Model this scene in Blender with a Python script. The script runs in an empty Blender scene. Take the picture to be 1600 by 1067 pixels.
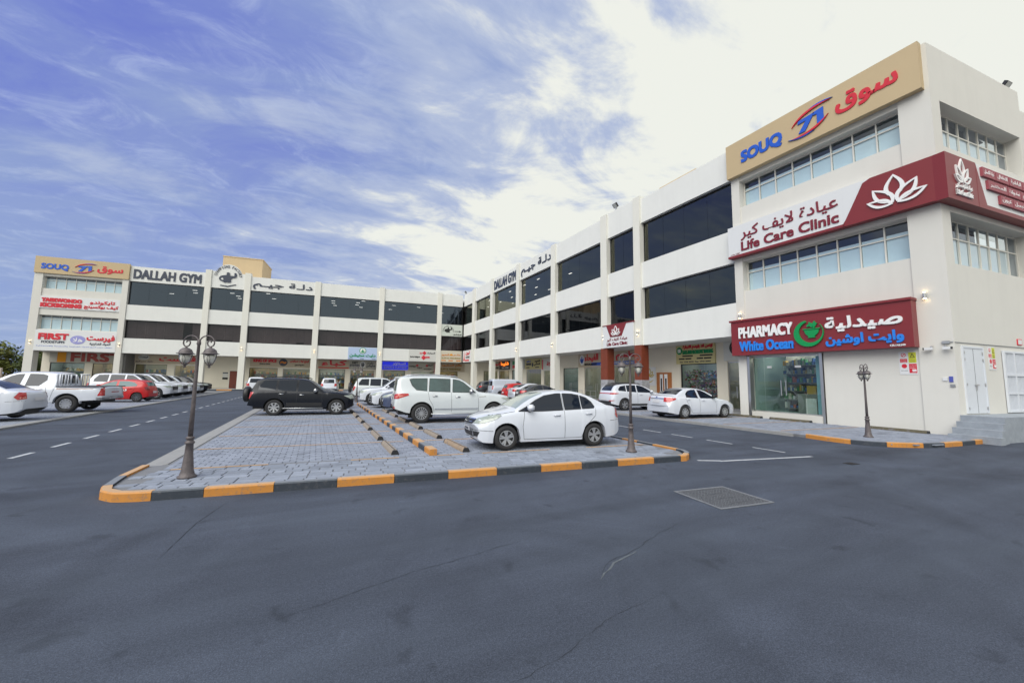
import bpy, bmesh, math, random
from mathutils import Vector, Matrix
from mathutils.bvhtree import BVHTree
random.seed(7)
R_ = math.radians
SC = bpy.context.scene
COL = SC.collection
# ---------------------------------------------------------------- camera
cd = bpy.data.cameras.new("camera"); cam = bpy.data.objects.new("camera", cd); COL.objects.link(cam)
SC.camera = cam
PITCH, ROLL, YAW = 0.0973288, 0.0140670, 0.4603478
fw = Vector((math.sin(YAW)*math.cos(PITCH), math.cos(YAW)*math.cos(PITCH), math.sin(PITCH)))
r0 = Vector((math.cos(YAW), -math.sin(YAW), 0)); u0 = r0.cross(fw)
rr = r0*math.cos(ROLL)+u0*math.sin(ROLL); uu = -r0*math.sin(ROLL)+u0*math.cos(ROLL)
M = Matrix((rr, uu, -fw)).transposed().to_4x4(); M.translation = Vector((0, 0, 1.84)); cam.matrix_world = M
cd.sensor_width = 36; cd.lens = 36*612.18/1600; cd.clip_start = 0.05; cd.clip_end = 3000
# ---------------------------------------------------------------- world, sun, exposure
SUN_EL, SUN_AZ = R_(45), R_(236)         # azimuth clockwise from +Y: veiled sun behind the camera to the left
W = bpy.data.worlds.new("World"); SC.world = W; W.use_nodes = True
nt = W.node_tree; N = nt.nodes; Lk = nt.links; N.clear()
def nd(t, **k):
    n = N.new(t)
    for a, v in k.items(): setattr(n, a, v)
    return n
def mth(op, a, b=None, c=None):
    n = nd('ShaderNodeMath', operation=op)
    for i, v in enumerate((a, b, c)):
        if v is None: continue
        if isinstance(v, (int, float)): n.inputs[i].default_value = v
        else: Lk.new(v, n.inputs[i])
    return n.outputs[0]
def mixc(f, a, b):
    n = nd('ShaderNodeMix', data_type='RGBA')
    for i, v in ((0, f), (6, a), (7, b)):
        if isinstance(v, (tuple, float, int)): n.inputs[i].default_value = v if i else v
        else: Lk.new(v, n.inputs[i])
    return n.outputs[2]
sky = nd('ShaderNodeTexSky', sky_type='NISHITA', sun_disc=False, sun_elevation=SUN_EL, sun_rotation=SUN_AZ, dust_density=1.5, ozone_density=3.0)
tc = nd('ShaderNodeTexCoord'); sx = nd('ShaderNodeSeparateXYZ'); Lk.new(tc.outputs['Generated'], sx.inputs[0])
zc = mth('MAXIMUM', sx.outputs[2], 0.0)
zz = mth('ADD', zc, 0.16)
px = mth('DIVIDE', sx.outputs[0], zz); py = mth('DIVIDE', sx.outputs[1], zz)
cv = nd('ShaderNodeCombineXYZ'); Lk.new(px, cv.inputs[0]); Lk.new(py, cv.inputs[1])
def noise(scale, detail, rough, dist, off=(0, 0, 0), rot=0, st=(1, 1, 1)):
    mp = nd('ShaderNodeMapping'); mp.inputs[1].default_value = off; mp.inputs[2].default_value = (0, 0, rot); mp.inputs[3].default_value = st
    Lk.new(cv.outputs[0], mp.inputs[0]); n = nd('ShaderNodeTexNoise'); Lk.new(mp.outputs[0], n.inputs[0])
    n.inputs['Scale'].default_value = scale; n.inputs['Detail'].default_value = detail
    n.inputs['Roughness'].default_value = rough; n.inputs['Distortion'].default_value = dist
    return n.outputs[0]
n1 = noise(0.85, 10, 0.62, 0.9, (3.1, 1.7, 0), R_(-35), (1, 1.9, 1))
n2 = noise(2.6, 8, 0.6, 0.4, (7.7, 2.2, 0), R_(-40), (1, 1.7, 1))
# layers: clear violet-blue sky, thin grey-blue veil, bright cloud bank towards the hidden sun
sd = Vector((math.sin(SUN_AZ)*math.cos(SUN_EL), math.cos(SUN_AZ)*math.cos(SUN_EL), math.sin(SUN_EL)))
dp = nd('ShaderNodeVectorMath', operation='DOT_PRODUCT'); Lk.new(tc.outputs['Generated'], dp.inputs[0]); dp.inputs[1].default_value = (.923, .309, .231)
def smooth(x, a, b):
    n = nd('ShaderNodeMapRange', interpolation_type='SMOOTHSTEP'); Lk.new(x, n.inputs[0]); n.inputs[1].default_value = a; n.inputs[2].default_value = b; return n.outputs[0]
dv = dp.outputs['Value']
dq = nd('ShaderNodeVectorMath', operation='DOT_PRODUCT'); Lk.new(tc.outputs['Generated'], dq.inputs[0]); dq.inputs[1].default_value = (-.47, .68, .56)
veil = smooth(mth('ADD', mth('MULTIPLY_ADD', n1, 1.4, -.7), mth('MULTIPLY_ADD', dq.outputs['Value'], -1.8, 1.97)), -.34, .58)
dz = mth('MULTIPLY_ADD', zc, -.62, dv)
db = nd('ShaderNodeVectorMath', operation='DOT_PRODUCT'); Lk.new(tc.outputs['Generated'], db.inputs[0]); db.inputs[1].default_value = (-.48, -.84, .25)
dz = mth('MAXIMUM', dz, mth('MULTIPLY_ADD', db.outputs['Value'], 1.0, .05))      # cloud bank also added to the unseen sky behind the camera, brightening the facades
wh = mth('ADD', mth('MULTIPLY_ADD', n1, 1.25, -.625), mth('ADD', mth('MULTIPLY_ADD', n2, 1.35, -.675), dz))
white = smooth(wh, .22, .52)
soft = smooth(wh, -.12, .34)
skyc = nd('ShaderNodeVectorMath', operation='MULTIPLY'); Lk.new(sky.outputs[0], skyc.inputs[0]); skyc.inputs[1].default_value = (0.032, 0.032, 0.045)
mr3 = nd('ShaderNodeMapRange'); Lk.new(sx.outputs[2], mr3.inputs[0]); mr3.inputs[1].default_value = 0.0; mr3.inputs[2].default_value = 0.4
base = mixc(mr3.outputs[0], (0.1275, 0.1721, 0.2677, 1), (0.0420, 0.0560, 0.2500, 1))
clear = mixc(0.80, skyc.outputs[0], base)
c1 = mixc(mth('MULTIPLY', veil, .85), clear, (0.118, 0.153, 0.240, 1))
n3 = noise(5.5, 9, 0.68, 0.7, (1.2, 5.2, 0), R_(-40), (1, 1.5, 1))
c1 = mixc(mth('MULTIPLY', smooth(n3, .46, .80), .34), c1, (0.250, 0.285, 0.345, 1))
c2 = mixc(mth('MULTIPLY', soft, .75), c1, (0.1912, 0.2167, 0.2740, 1))
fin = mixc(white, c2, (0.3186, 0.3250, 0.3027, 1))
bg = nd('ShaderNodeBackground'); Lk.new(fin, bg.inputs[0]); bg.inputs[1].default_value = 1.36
wo = nd('ShaderNodeOutputWorld'); Lk.new(bg.outputs[0], wo.inputs[0])
sl = bpy.data.lights.new("sun", 'SUN'); sl.energy = 1.5; sl.angle = R_(56); sl.color = (1, 0.985, 0.95)
so = bpy.data.objects.new("sun", sl); COL.objects.link(so); so.rotation_euler = (-sd).to_track_quat('-Z', 'Y').to_euler()
SC.view_settings.view_transform = 'Standard'; SC.view_settings.look = 'None'; SC.view_settings.gamma = 1
SC.view_settings.exposure = 0.99; SC.view_settings.use_curve_mapping = False
SC.cycles.max_bounces = 6; SC.cycles.transparent_max_bounces = 10; SC.cycles.use_denoising = True
SC.cycles.caustics_reflective = False; SC.cycles.caustics_refractive = False
# ---------------------------------------------------------------- materials
MATS = {}
def mat(name, col, rough=0.8, metal=0.0, var=0.0, vscale=6.0, bump=0.0, bscale=40.0, coat=0.0, emit=None, estr=0.0, island=0.0, spec=0.5):
    if name in MATS: return MATS[name]
    m = bpy.data.materials.new(name); m.use_nodes = True; t = m.node_tree; b = t.nodes['Principled BSDF']
    b.inputs['Roughness'].default_value = rough; b.inputs['Metallic'].default_value = metal
    b.inputs['Coat Weight'].default_value = coat; b.inputs['Coat Roughness'].default_value = 0.04
    b.inputs['Specular IOR Level'].default_value = spec
    c = (*col, 1); b.inputs['Base Color'].default_value = c
    if emit: b.inputs['Emission Color'].default_value = (*emit, 1); b.inputs['Emission Strength'].default_value = estr
    src = None
    tcx = t.nodes.new('ShaderNodeTexCoord')
    if var > 0:
        n = t.nodes.new('ShaderNodeTexNoise'); n.inputs['Scale'].default_value = vscale; n.inputs['Detail'].default_value = 6; n.inputs['Roughness'].default_value = .65
        gp = t.nodes.new('ShaderNodeNewGeometry'); t.links.new(gp.outputs['Position'], n.inputs[0])
        r = t.nodes.new('ShaderNodeMapRange'); r.inputs[1].default_value = .25; r.inputs[2].default_value = .75; r.inputs[3].default_value = 1-var; r.inputs[4].default_value = 1+var*0.6
        t.links.new(n.outputs[0], r.inputs[0]); src = r.outputs[0]
    if island > 0:
        g = t.nodes.new('ShaderNodeNewGeometry'); oi = t.nodes.new('ShaderNodeObjectInfo')
        ad = t.nodes.new('ShaderNodeMath'); ad.operation = 'ADD'; t.links.new(g.outputs['Random Per Island'], ad.inputs[0]); t.links.new(oi.outputs['Random'], ad.inputs[1])
        fr = t.nodes.new('ShaderNodeMath'); fr.operation = 'FRACT'; t.links.new(ad.outputs[0], fr.inputs[0])
        r = t.nodes.new('ShaderNodeMapRange'); r.inputs[3].default_value = 1-island; r.inputs[4].default_value = 1+island; t.links.new(fr.outputs[0], r.inputs[0])
        if src is None: src = r.outputs[0]
        else:
            mu = t.nodes.new('ShaderNodeMath'); mu.operation = 'MULTIPLY'; t.links.new(src, mu.inputs[0]); t.links.new(r.outputs[0], mu.inputs[1]); src = mu.outputs[0]
    if src is not None:
        v = t.nodes.new('ShaderNodeVectorMath'); v.operation = 'SCALE'; v.inputs[0].default_value = col; t.links.new(src, v.inputs['Scale'])
        t.links.new(v.outputs[0], b.inputs['Base Color'])
    if bump > 0:
        n = t.nodes.new('ShaderNodeTexNoise'); n.inputs['Scale'].default_value = bscale; n.inputs['Detail'].default_value = 4
        gp = t.nodes.new('ShaderNodeNewGeometry'); t.links.new(gp.outputs['Position'], n.inputs[0])
        bp = t.nodes.new('ShaderNodeBump'); bp.inputs['Strength'].default_value = bump; bp.inputs['Distance'].default_value = .01
        t.links.new(n.outputs[0], bp.inputs['Height']); t.links.new(bp.outputs[0], b.inputs['Normal'])
    MATS[name] = m; return m
def wallmat(name, col):
    """painted render: faint mottling, rain streaks that start under edges"""
    m = mat(name, col, .85, var=.035, vscale=.8, bump=.12, bscale=60)
    t = m.node_tree; b = t.nodes['Principled BSDF']; old = b.inputs['Base Color'].links[0].from_socket
    g = t.nodes.new('ShaderNodeNewGeometry'); mp = t.nodes.new('ShaderNodeMapping'); mp.inputs[3].default_value = (2.2, 2.2, .16); t.links.new(g.outputs['Position'], mp.inputs[0])
    n = t.nodes.new('ShaderNodeTexNoise'); n.inputs['Scale'].default_value = 1.3; n.inputs['Detail'].default_value = 8; t.links.new(mp.outputs[0], n.inputs[0])
    r = t.nodes.new('ShaderNodeMapRange'); r.inputs[1].default_value = .5; r.inputs[2].default_value = .8; r.inputs[3].default_value = 1; r.inputs[4].default_value = .965; t.links.new(n.outputs[0], r.inputs[0])
    v = t.nodes.new('ShaderNodeVectorMath'); v.operation = 'SCALE'; t.links.new(old, v.inputs[0]); t.links.new(r.outputs[0], v.inputs['Scale']); t.links.new(v.outputs[0], b.inputs['Base Color'])
    return m
def glassmat(name, tint, refl=.16, rough=.01, gcol=(.8, .87, 1.0)):
    m = bpy.data.materials.new(name); m.use_nodes = True; t = m.node_tree; t.nodes.clear()
    tr = t.nodes.new('ShaderNodeBsdfTransparent'); tr.inputs[0].default_value = (*tint, 1)
    gl = t.nodes.new('ShaderNodeBsdfGlossy'); gl.inputs['Roughness'].default_value = rough; gl.inputs[0].default_value = (*gcol, 1)
    lw = t.nodes.new('ShaderNodeLayerWeight'); lw.inputs[0].default_value = .5
    f = t.nodes.new('ShaderNodeMath'); f.operation = 'POWER'; f.inputs[1].default_value = 4.0; t.links.new(lw.outputs['Facing'], f.inputs[0])
    a = t.nodes.new('ShaderNodeMath'); a.operation = 'ADD'; a.use_clamp = True; a.inputs[1].default_value = refl; t.links.new(f.outputs[0], a.inputs[0])
    x = t.nodes.new('ShaderNodeMixShader'); t.links.new(a.outputs[0], x.inputs[0]); t.links.new(tr.outputs[0], x.inputs[1]); t.links.new(gl.outputs[0], x.inputs[2])
    o = t.nodes.new('ShaderNodeOutputMaterial'); t.links.new(x.outputs[0], o.inputs[0]); MATS[name] = m; return m
WHITE = wallmat('white_render', (.735, .74, .715)); CREAM = wallmat('cream_render', (.67, .655, .61)); PIL = wallmat('pilaster_render', (.72, .71, .65))
ARC = wallmat('arcade_render', (.74, .69, .58)); TAN = wallmat('tan_render', (.60, .46, .28)); TANP = mat('tan_panel', (.52, .40, .235), .6, var=.04, vscale=.6)
SLAB = mat('soffit', (.68, .67, .64), .9); DARK = mat('dark_interior', (.05, .05, .055), .9); GREYIN = mat('grey_interior', (.16, .155, .15), .9)
TINT = glassmat('tinted_glass', (.34, .36, .38), .13, gcol=(.60, .74, .92)); TINTR = glassmat('tinted_glass_neutral', (.34, .35, .35), .13, gcol=(.86, .88, .72)); TINT2 = glassmat('tinted_glass_dark', (.36, .33, .34), .05, gcol=(.75, .78, .85)); CLEAR = glassmat('shop_glass', (.60, .72, .68), .07)
PALEG = glassmat('pale_glass', (.84, .91, .94), .10)
FRAMEW = mat('white_aluminium', (.70, .68, .62), .45); FRAMED = mat('dark_aluminium', (.03, .03, .035), .4, metal=.3)
STEEL = mat('brushed_steel', (.55, .55, .55), .3, metal=.9); MAROON = mat('maroon_panel', (.21, .022, .028), .4, var=.03, vscale=2)
SIGNW = mat('sign_white', (.70, .71, .72), .45); LETW = mat('letter_white', (.82, .82, .82), .4); LETBLUE = mat('letter_blue', (.015, .10, .55), .4)
LETRED = mat('letter_red', (.62, .02, .04), .4); LETMAR = mat('letter_maroon', (.20, .015, .03), .45); LETGREY = mat('letter_slate', (.045, .055, .085), .5)
LETGREEN = mat('letter_green', (.0, .25, .08), .45); LETBLK = mat('letter_black', (.015, .015, .015), .5); LETOR = mat('letter_orange', (.62, .20, .02), .5)
SKYBLUE = mat('letter_sky_blue', (.02, .22, .75), .35); LAMPW = mat('ceiling_lamp', (.9, .9, .85), .5, emit=(1, .95, .85), estr=2.2)
SHOPLAMP = mat('shop_lamp_white', (.9, .9, .85), .5, emit=(1, .97, .9), estr=7.0); WARMLAMP = mat('warm_lamp', (.9, .7, .4), .5, emit=(1, .72, .38), estr=7.0); BLIND2 = mat('roller_blind_white', (.84, .88, .86), .9, var=.05, vscale=1.5); BLIND = mat('roller_blind', (.72, .82, .85), .9, var=.06, vscale=1.5)
BLINDG = mat('grey_blind', (.34, .31, .30), .9, var=.25, vscale=.5)
# ---------------------------------------------------------------- object helpers
def link(name, me, parent=None, **k):
    o = bpy.data.objects.new(name, me); COL.objects.link(o)
    if parent is not None: o.parent = parent
    for a, v in k.items(): o[a] = v
    return o
def empty(name, label, cat, loc=(0, 0, 0), rz=0.0, group=None):
    o = link(name, None); o.location = loc; o.rotation_euler = (0, 0, rz); o.empty_display_size = .2
    o['label'] = label; o['category'] = cat
    if group: o['group'] = group
    return o
def mesh_from(bm, name, m, smooth=False):
    me = bpy.data.meshes.new(name)
    bmesh.ops.recalc_face_normals(bm, faces=bm.faces)
    bm.to_mesh(me); bm.free()
    for x in (m if isinstance(m, (list, tuple)) else [m]): me.materials.append(x)
    if smooth: me.polygons.foreach_set('use_smooth', [True]*len(me.polygons))
    return me
def hexa(bm, P, mi=0):
    v = [bm.verts.new(p) for p in P]
    for f in ((0, 3, 2, 1), (4, 5, 6, 7), (0, 1, 5, 4), (1, 2, 6, 5), (2, 3, 7, 6), (3, 0, 4, 7)):
        bm.faces.new([v[i] for i in f]).material_index = mi
class Fr:
    """wall frame: u along the wall to the viewer's right, n out of the wall, z up"""
    def __init__(s, o, u, n): s.o = Vector(o); s.u = Vector(u).normalized(); s.n = Vector(n).normalized()
    def p(s, u, n, z): q = s.o + s.u*u + s.n*n; return Vector((q.x, q.y, z))
    def bx(s, bm, a, b, c, d, e, f, mi=0):
        hexa(bm, [s.p(a, c, e), s.p(b, c, e), s.p(b, d, e), s.p(a, d, e), s.p(a, c, f), s.p(b, c, f), s.p(b, d, f), s.p(a, d, f)], mi)
    def box(s, name, m, par, a, b, c, d, e, f, **k):
        bm = bmesh.new(); s.bx(bm, a, b, c, d, e, f); return link(name, mesh_from(bm, name, m), par, **k)
    def boxes(s, name, m, par, L, **k):
        bm = bmesh.new()
        for q in L: s.bx(bm, *q)
        return link(name, mesh_from(bm, name, m), par, **k)
    def poly(s, bm, pts, n0, n1, mi=0):
        a = [bm.verts.new(s.p(u, n0, z)) for u, z in pts]; b = [bm.verts.new(s.p(u, n1, z)) for u, z in pts]
        f = [bm.faces.new(a), bm.faces.new(b)]
        L = len(pts)
        for i in range(L): f.append(bm.faces.new((a[i], a[(i+1) % L], b[(i+1) % L], b[i])))
        for x in f: x.material_index = mi
    def quad(s, name, m, par, a, b, n, e, f):
        me = bpy.data.meshes.new(name); me.from_pydata([tuple(s.p(*q)) for q in ((a, n, e), (b, n, e), (b, n, f), (a, n, f))], [], [(0, 1, 2, 3)])
        if me.polygons[0].normal.dot(s.n) < 0: me.flip_normals()
        me.materials.append(m); return link(name, me, par)
# arabic presentation forms
FM = {'ا': (0xFE8D, 2), 'أ': (0xFE83, 2), 'ب': (0xFE8F, 4), 'ة': (0xFE93, 2), 'ت': (0xFE95, 4), 'ث': (0xFE99, 4), 'ج': (0xFE9D, 4), 'ح': (0xFEA1, 4), 'خ': (0xFEA5, 4), 'د': (0xFEA9, 2), 'ذ': (0xFEAB, 2), 'ر': (0xFEAD, 2), 'ز': (0xFEAF, 2), 'س': (0xFEB1, 4), 'ش': (0xFEB5, 4), 'ص': (0xFEB9, 4), 'ض': (0xFEBD, 4), 'ط': (0xFEC1, 4), 'ع': (0xFEC9, 4), 'غ': (0xFECD, 4), 'ف': (0xFED1, 4), 'ق': (0xFED5, 4), 'ك': (0xFED9, 4), 'ل': (0xFEDD, 4), 'م': (0xFEE1, 4), 'ن': (0xFEE5, 4), 'ه': (0xFEE9, 4), 'و': (0xFEED, 2), 'ي': (0xFEF1, 4), 'ء': (0xFE80, 1)}
def ar(s):
    out = []; i = 0; prev = False
    while i < len(s):
        c = s[i]
        if c == 'ل' and i+1 < len(s) and s[i+1] == 'ا':
            out.append(chr(0xFEFC if prev else 0xFEFB)); prev = False; i += 2; continue
        if c in FM:
            b, n = FM[c]; nx = n == 4 and i+1 < len(s) and (s[i+1] == 'ـ' or (s[i+1] in FM and FM[s[i+1]][1] > 1))
            if n == 1: out.append(chr(b)); prev = False
            else: out.append(chr(b+(3 if prev and nx else 2 if nx else 1 if prev else 0))); prev = nx
        else:
            out.append(c); prev = c == 'ـ'
        i += 1
    return ''.join(reversed(out))
TX = {}
def txmesh(s):
    if s in TX: return TX[s]
    cu = bpy.data.curves.new('lettering', 'FONT'); cu.body = ar(s) if any(ord(c) > 0x600 for c in s) else s
    cu.resolution_u = 3
    o = bpy.data.objects.new('lettering', cu); COL.objects.link(o)
    me = bpy.data.meshes.new_from_object(o.evaluated_get(bpy.context.evaluated_depsgraph_get()))
    V = [v.co.copy() for v in me.vertices]; F = [tuple(p.vertices) for p in me.polygons]
    bpy.data.objects.remove(o); bpy.data.curves.remove(cu); bpy.data.meshes.remove(me)
    x0 = min(v.x for v in V); x1 = max(v.x for v in V); y0 = min(v.y for v in V); y1 = max(v.y for v in V)
    TX[s] = ([((v.x-x0)/(x1-x0), (v.y-y0)/(y1-y0)) for v in V], F); return TX[s]
def letters(fr, s, m, par, u0, u1, z0, z1, n, d=.06, bold=0.0, name='lettering'):
    """text squeezed into a box on a wall; bold thickens strokes by stacked offset copies"""
    V, F = txmesh(s); bm = bmesh.new(); b = bold*(z1-z0)
    offs = [(0, 0)] if bold <= 0 else [(-b, -b), (b, -b), (0, 0), (-b, b), (b, b)]
    for k, (du, dz) in enumerate(offs):
        dd = d+.0012*k
        f = [bm.verts.new(fr.p(u0+b+(u1-u0-2*b)*x+du, n+dd, z0+b+(z1-z0-2*b)*y+dz)) for x, y in V]
        kb = {}
        for p in F:
            try: bm.faces.new([f[i] for i in p])
            except ValueError: continue
            L = len(p)
            for i in range(L):
                e = (p[i], p[(i+1) % L])
                if (e[1], e[0]) in kb: kb.pop((e[1], e[0]))
                else: kb[e] = 1
        bk = {}
        for a, c in kb:
            for i in (a, c):
                if i not in bk: x, y = V[i]; bk[i] = bm.verts.new(fr.p(u0+b+(u1-u0-2*b)*x+du, n, z0+b+(z1-z0-2*b)*y+dz))
            bm.faces.new((f[a], bk[a], bk[c], f[c]))
    me = bpy.data.meshes.new(name); bm.to_mesh(me); bm.free(); me.materials.append(m)
    return link(name, me, par)
def emblem(fr, polys, m, par, u0, u1, z0, z1, n, d=.05, name='emblem'):
    bm = bmesh.new()
    for pts in polys: fr.poly(bm, [(u0+(u1-u0)*x, z0+(z1-z0)*y) for x, y in pts], n, n+d)
    return link(name, mesh_from(bm, name, m), par)
def arcpts(cx, cy, r, a0, a1, n, ry=None):
    ry = r if ry is None else ry
    return [(cx+r*math.cos(R_(a0+(a1-a0)*i/n)), cy+ry*math.sin(R_(a0+(a1-a0)*i/n))) for i in range(n+1)]
def crescent(P0, P1, b0, b1, n=14):
    """band between two bows through P0 and P1"""
    o = []; dx, dy = P1[0]-P0[0], P1[1]-P0[1]
    def q(t, b): s = 4*t*(1-t)*b; return (P0[0]+dx*t-dy*s, P0[1]+dy*t+dx*s)
    return [q(i/n, b0) for i in range(n+1)]+[q(1-i/n, b1) for i in range(1, n)]
S = -.1056; sL = math.sqrt(1+S*S)
RW = Fr((20.362, 0, 0), (0, -1, 0), (-1, 0, 0))                 # right wing front, u = -Y
LW = Fr((0, 60.78, 0), (1, S, 0), (S, -1, 0))                   # rear wing front
SW = Fr((20.362, 5.46, 0), (1, S, 0), (S, -1, 0))               # side wall of the corner block
# ================================================================ ground
def road_mat():
    m = bpy.data.materials.new('asphalt'); m.use_nodes = True; t = m.node_tree; b = t.nodes['Principled BSDF']
    def n_(ty, **k):
        n = t.nodes.new(ty)
        for a, v in k.items(): setattr(n, a, v)
        return n
    g = n_('ShaderNodeNewGeometry')
    def noi(s, d, r=.6, sc=(1, 1, 1), rot=0, dist=0):
        mp = n_('ShaderNodeMapping'); mp.inputs[2].default_value = (0, 0, rot); mp.inputs[3].default_value = sc; t.links.new(g.outputs['Position'], mp.inputs[0])
        n = n_('ShaderNodeTexNoise'); n.inputs['Scale'].default_value = s; n.inputs['Detail'].default_value = d; n.inputs['Roughness'].default_value = r; n.inputs['Distortion'].default_value = dist
        t.links.new(mp.outputs[0], n.inputs[0]); return n.outputs[0]
    def rng(x, a, b_, c, d):
        r = n_('ShaderNodeMapRange'); t.links.new(x, r.inputs[0])
        for i, v in enumerate((a, b_, c, d)): r.inputs[i+1].default_value = v
        return r.outputs[0]
    def mul(a, c):
        x = n_('ShaderNodeMath', operation='MULTIPLY'); t.links.new(a, x.inputs[0]); t.links.new(c, x.inputs[1]); return x.outputs[0]
    a = rng(noi(.38, 7, .62, dist=1.4), .3, .7, .74, 1.26)                 # broad mottling
    tr = rng(noi(.9, 4, .5, (.12, 1.1, 1), R_(14), .6), .35, .7, .82, 1.16) # tyre-polished bands
    sp = rng(noi(34, 4, .85), .38, .62, .84, 1.18)                           # aggregate
    sp2 = rng(noi(95, 2, .9), .40, .62, .72, 1.34)
    pa = rng(noi(1.6, 8, .7, dist=2), .60, .72, 1, 1.28)                  # worn patches
    oil = rng(noi(2.3, 3, .5, dist=.3), .27, .36, .68, 1)                 # oil drips and damp spots
    f = mul(mul(mul(mul(a, tr), mul(sp, sp2)), pa), oil)
    v = n_('ShaderNodeVectorMath', operation='SCALE'); v.inputs[0].default_value = (.061, .072, .098); t.links.new(f, v.inputs['Scale'])
    # dust gathered along the kerb of the island
    dm = rng(noi(.6, 6, .6, (.5, 1.6, 1), R_(-6)), .42, .75, 0, .40)
    mx = n_('ShaderNodeMix', data_type='RGBA'); t.links.new(dm, mx.inputs[0]); t.links.new(v.outputs[0], mx.inputs[6]); mx.inputs[7].default_value = (.096, .116, .150, 1)
    t.links.new(mx.outputs[2], b.inputs['Base Color']); b.inputs['Roughness'].default_value = .88
    b.inputs['Specular IOR Level'].default_value = .3
    bp = n_('ShaderNodeBump'); bp.inputs['Strength'].default_value = .5; bp.inputs['Distance'].default_value = .012
    t.links.new(noi(110, 3, .8), bp.inputs['Height']); t.links.new(bp.outputs[0], b.inputs['Normal'])
    return m
ASPH = road_mat()
SAND = mat('sand', (.34, .29, .23), .95, var=.2, vscale=.3)
CONC = mat('concrete_edge', (.28, .28, .28), .9, var=.15, vscale=5, bump=.2)
PAVE = mat('paver', (.262, .288, .350), .85, var=.16, vscale=9, bump=.3, bscale=70, island=.12)
PAVE2 = mat('paver_slab', (.262, .290, .350), .85, var=.16, vscale=9, bump=.3, bscale=70, island=.16)
def stain(m):
    t = m.node_tree; b = t.nodes['Principled BSDF']; old = b.inputs['Base Color'].links[0].from_socket
    g = t.nodes.new('ShaderNodeNewGeometry')
    for sc_, lo, hi, k in ((.9, .58, .74, .74), (3.1, .63, .72, .70)):
        n = t.nodes.new('ShaderNodeTexNoise'); n.inputs['Scale'].default_value = sc_; n.inputs['Detail'].default_value = 5; t.links.new(g.outputs['Position'], n.inputs[0])
        r = t.nodes.new('ShaderNodeMapRange'); r.inputs[1].default_value = lo; r.inputs[2].default_value = hi; r.inputs[3].default_value = 1; r.inputs[4].default_value = k; t.links.new(n.outputs[0], r.inputs[0])
        v = t.nodes.new('ShaderNodeVectorMath'); v.operation = 'SCALE'; t.links.new(old, v.inputs[0]); t.links.new(r.outputs[0], v.inputs['Scale']); old = v.outputs[0]
    t.links.new(old, b.inputs['Base Color'])
stain(PAVE); stain(PAVE2)
JOINT = mat('joint_sand', (.19, .195, .21), .95, var=.2, vscale=8)
def worn(name, col, amt=.45, sc=14):
    m = mat(name, col, .7, var=.12, vscale=5); t = m.node_tree; b = t.nodes['Principled BSDF']; old = b.inputs['Base Color'].links[0].from_socket
    g = t.nodes.new('ShaderNodeNewGeometry'); n = t.nodes.new('ShaderNodeTexNoise'); n.inputs['Scale'].default_value = sc; n.inputs['Detail'].default_value = 8; n.inputs['Roughness'].default_value = .7
    t.links.new(g.outputs['Position'], n.inputs[0]); r = t.nodes.new('ShaderNodeMapRange'); r.inputs[1].default_value = .53; r.inputs[2].default_value = .68; r.inputs[4].default_value = amt; t.links.new(n.outputs[0], r.inputs[0])
    x = t.nodes.new('ShaderNodeMix'); x.data_type = 'RGBA'; t.links.new(r.outputs[0], x.inputs[0]); t.links.new(old, x.inputs[6]); x.inputs[7].default_value = (.16, .15, .15, 1); t.links.new(x.outputs[2], b.inputs['Base Color'])
    return m
def dusty(m, col, amt):
    t = m.node_tree; b = t.nodes['Principled BSDF']; old = b.inputs['Base Color'].links[0].from_socket
    g = t.nodes.new('ShaderNodeNewGeometry'); s_ = t.nodes.new('ShaderNodeSeparateXYZ'); t.links.new(g.outputs['True Normal'], s_.inputs[0])
    r = t.nodes.new('ShaderNodeMapRange'); r.inputs[1].default_value = .6; r.inputs[2].default_value = .95; r.inputs[4].default_value = amt; t.links.new(s_.outputs[2], r.inputs[0])
    x = t.nodes.new('ShaderNodeMix'); x.data_type = 'RGBA'; t.links.new(r.outputs[0], x.inputs[0]); t.links.new(old, x.inputs[6]); x.inputs[7].default_value = (*col, 1); t.links.new(x.outputs[2], b.inputs['Base Color']); return m
KOR = dusty(worn('kerb_orange', (.56, .235, .045), .7), (.52, .36, .22), .8); KBK = dusty(worn('kerb_black', (.035, .045, .062), .35), (.25, .27, .30), .75); YLINE = worn('yellow_line', (.55, .33, .15), .75, 9)
WLINE = worn('white_line', (.50, .52, .55), .7, 9); STOPM = worn('wheel_stop_paint', (.30, .25, .20), .7, 7); RUB = mat('black_rubber', (.02, .02, .022), .7)
def sheet(name, m, pts, z, parent=None, **k):
    bm = bmesh.new(); bm.faces.new([bm.verts.new((x, y, z)) for x, y in pts]); me = mesh_from(bm, name, m)
    if me.polygons[0].normal.z < 0: me.flip_normals()
    return link(name, me, parent, **k)
sheet('ground', SAND, [(-900, -900), (900, -900), (900, 900), (-900, 900)], -.03, kind='structure')
sheet('road', ASPH, [(-70, -45), (75, -45), (75, 72), (-70, 72)], 0, kind='structure')
def yl(x, v): return v + S*x          # line parallel to the front kerb
def prism(name, m, par, pts, z0, z1, **k):
    bm = bmesh.new(); a = [bm.verts.new((x, y, z0)) for x, y in pts]; b = [bm.verts.new((x, y, z1)) for x, y in pts]
    bm.faces.new(a); bm.faces.new(b)
    for i in range(len(pts)): bm.faces.new((a[i], a[(i+1) % len(pts)], b[(i+1) % len(pts)], b[i]))
    return link(name, mesh_from(bm, name, m), par, **k)
PZ = .11
KV = 7.44                              # outer line of the front kerb
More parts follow.
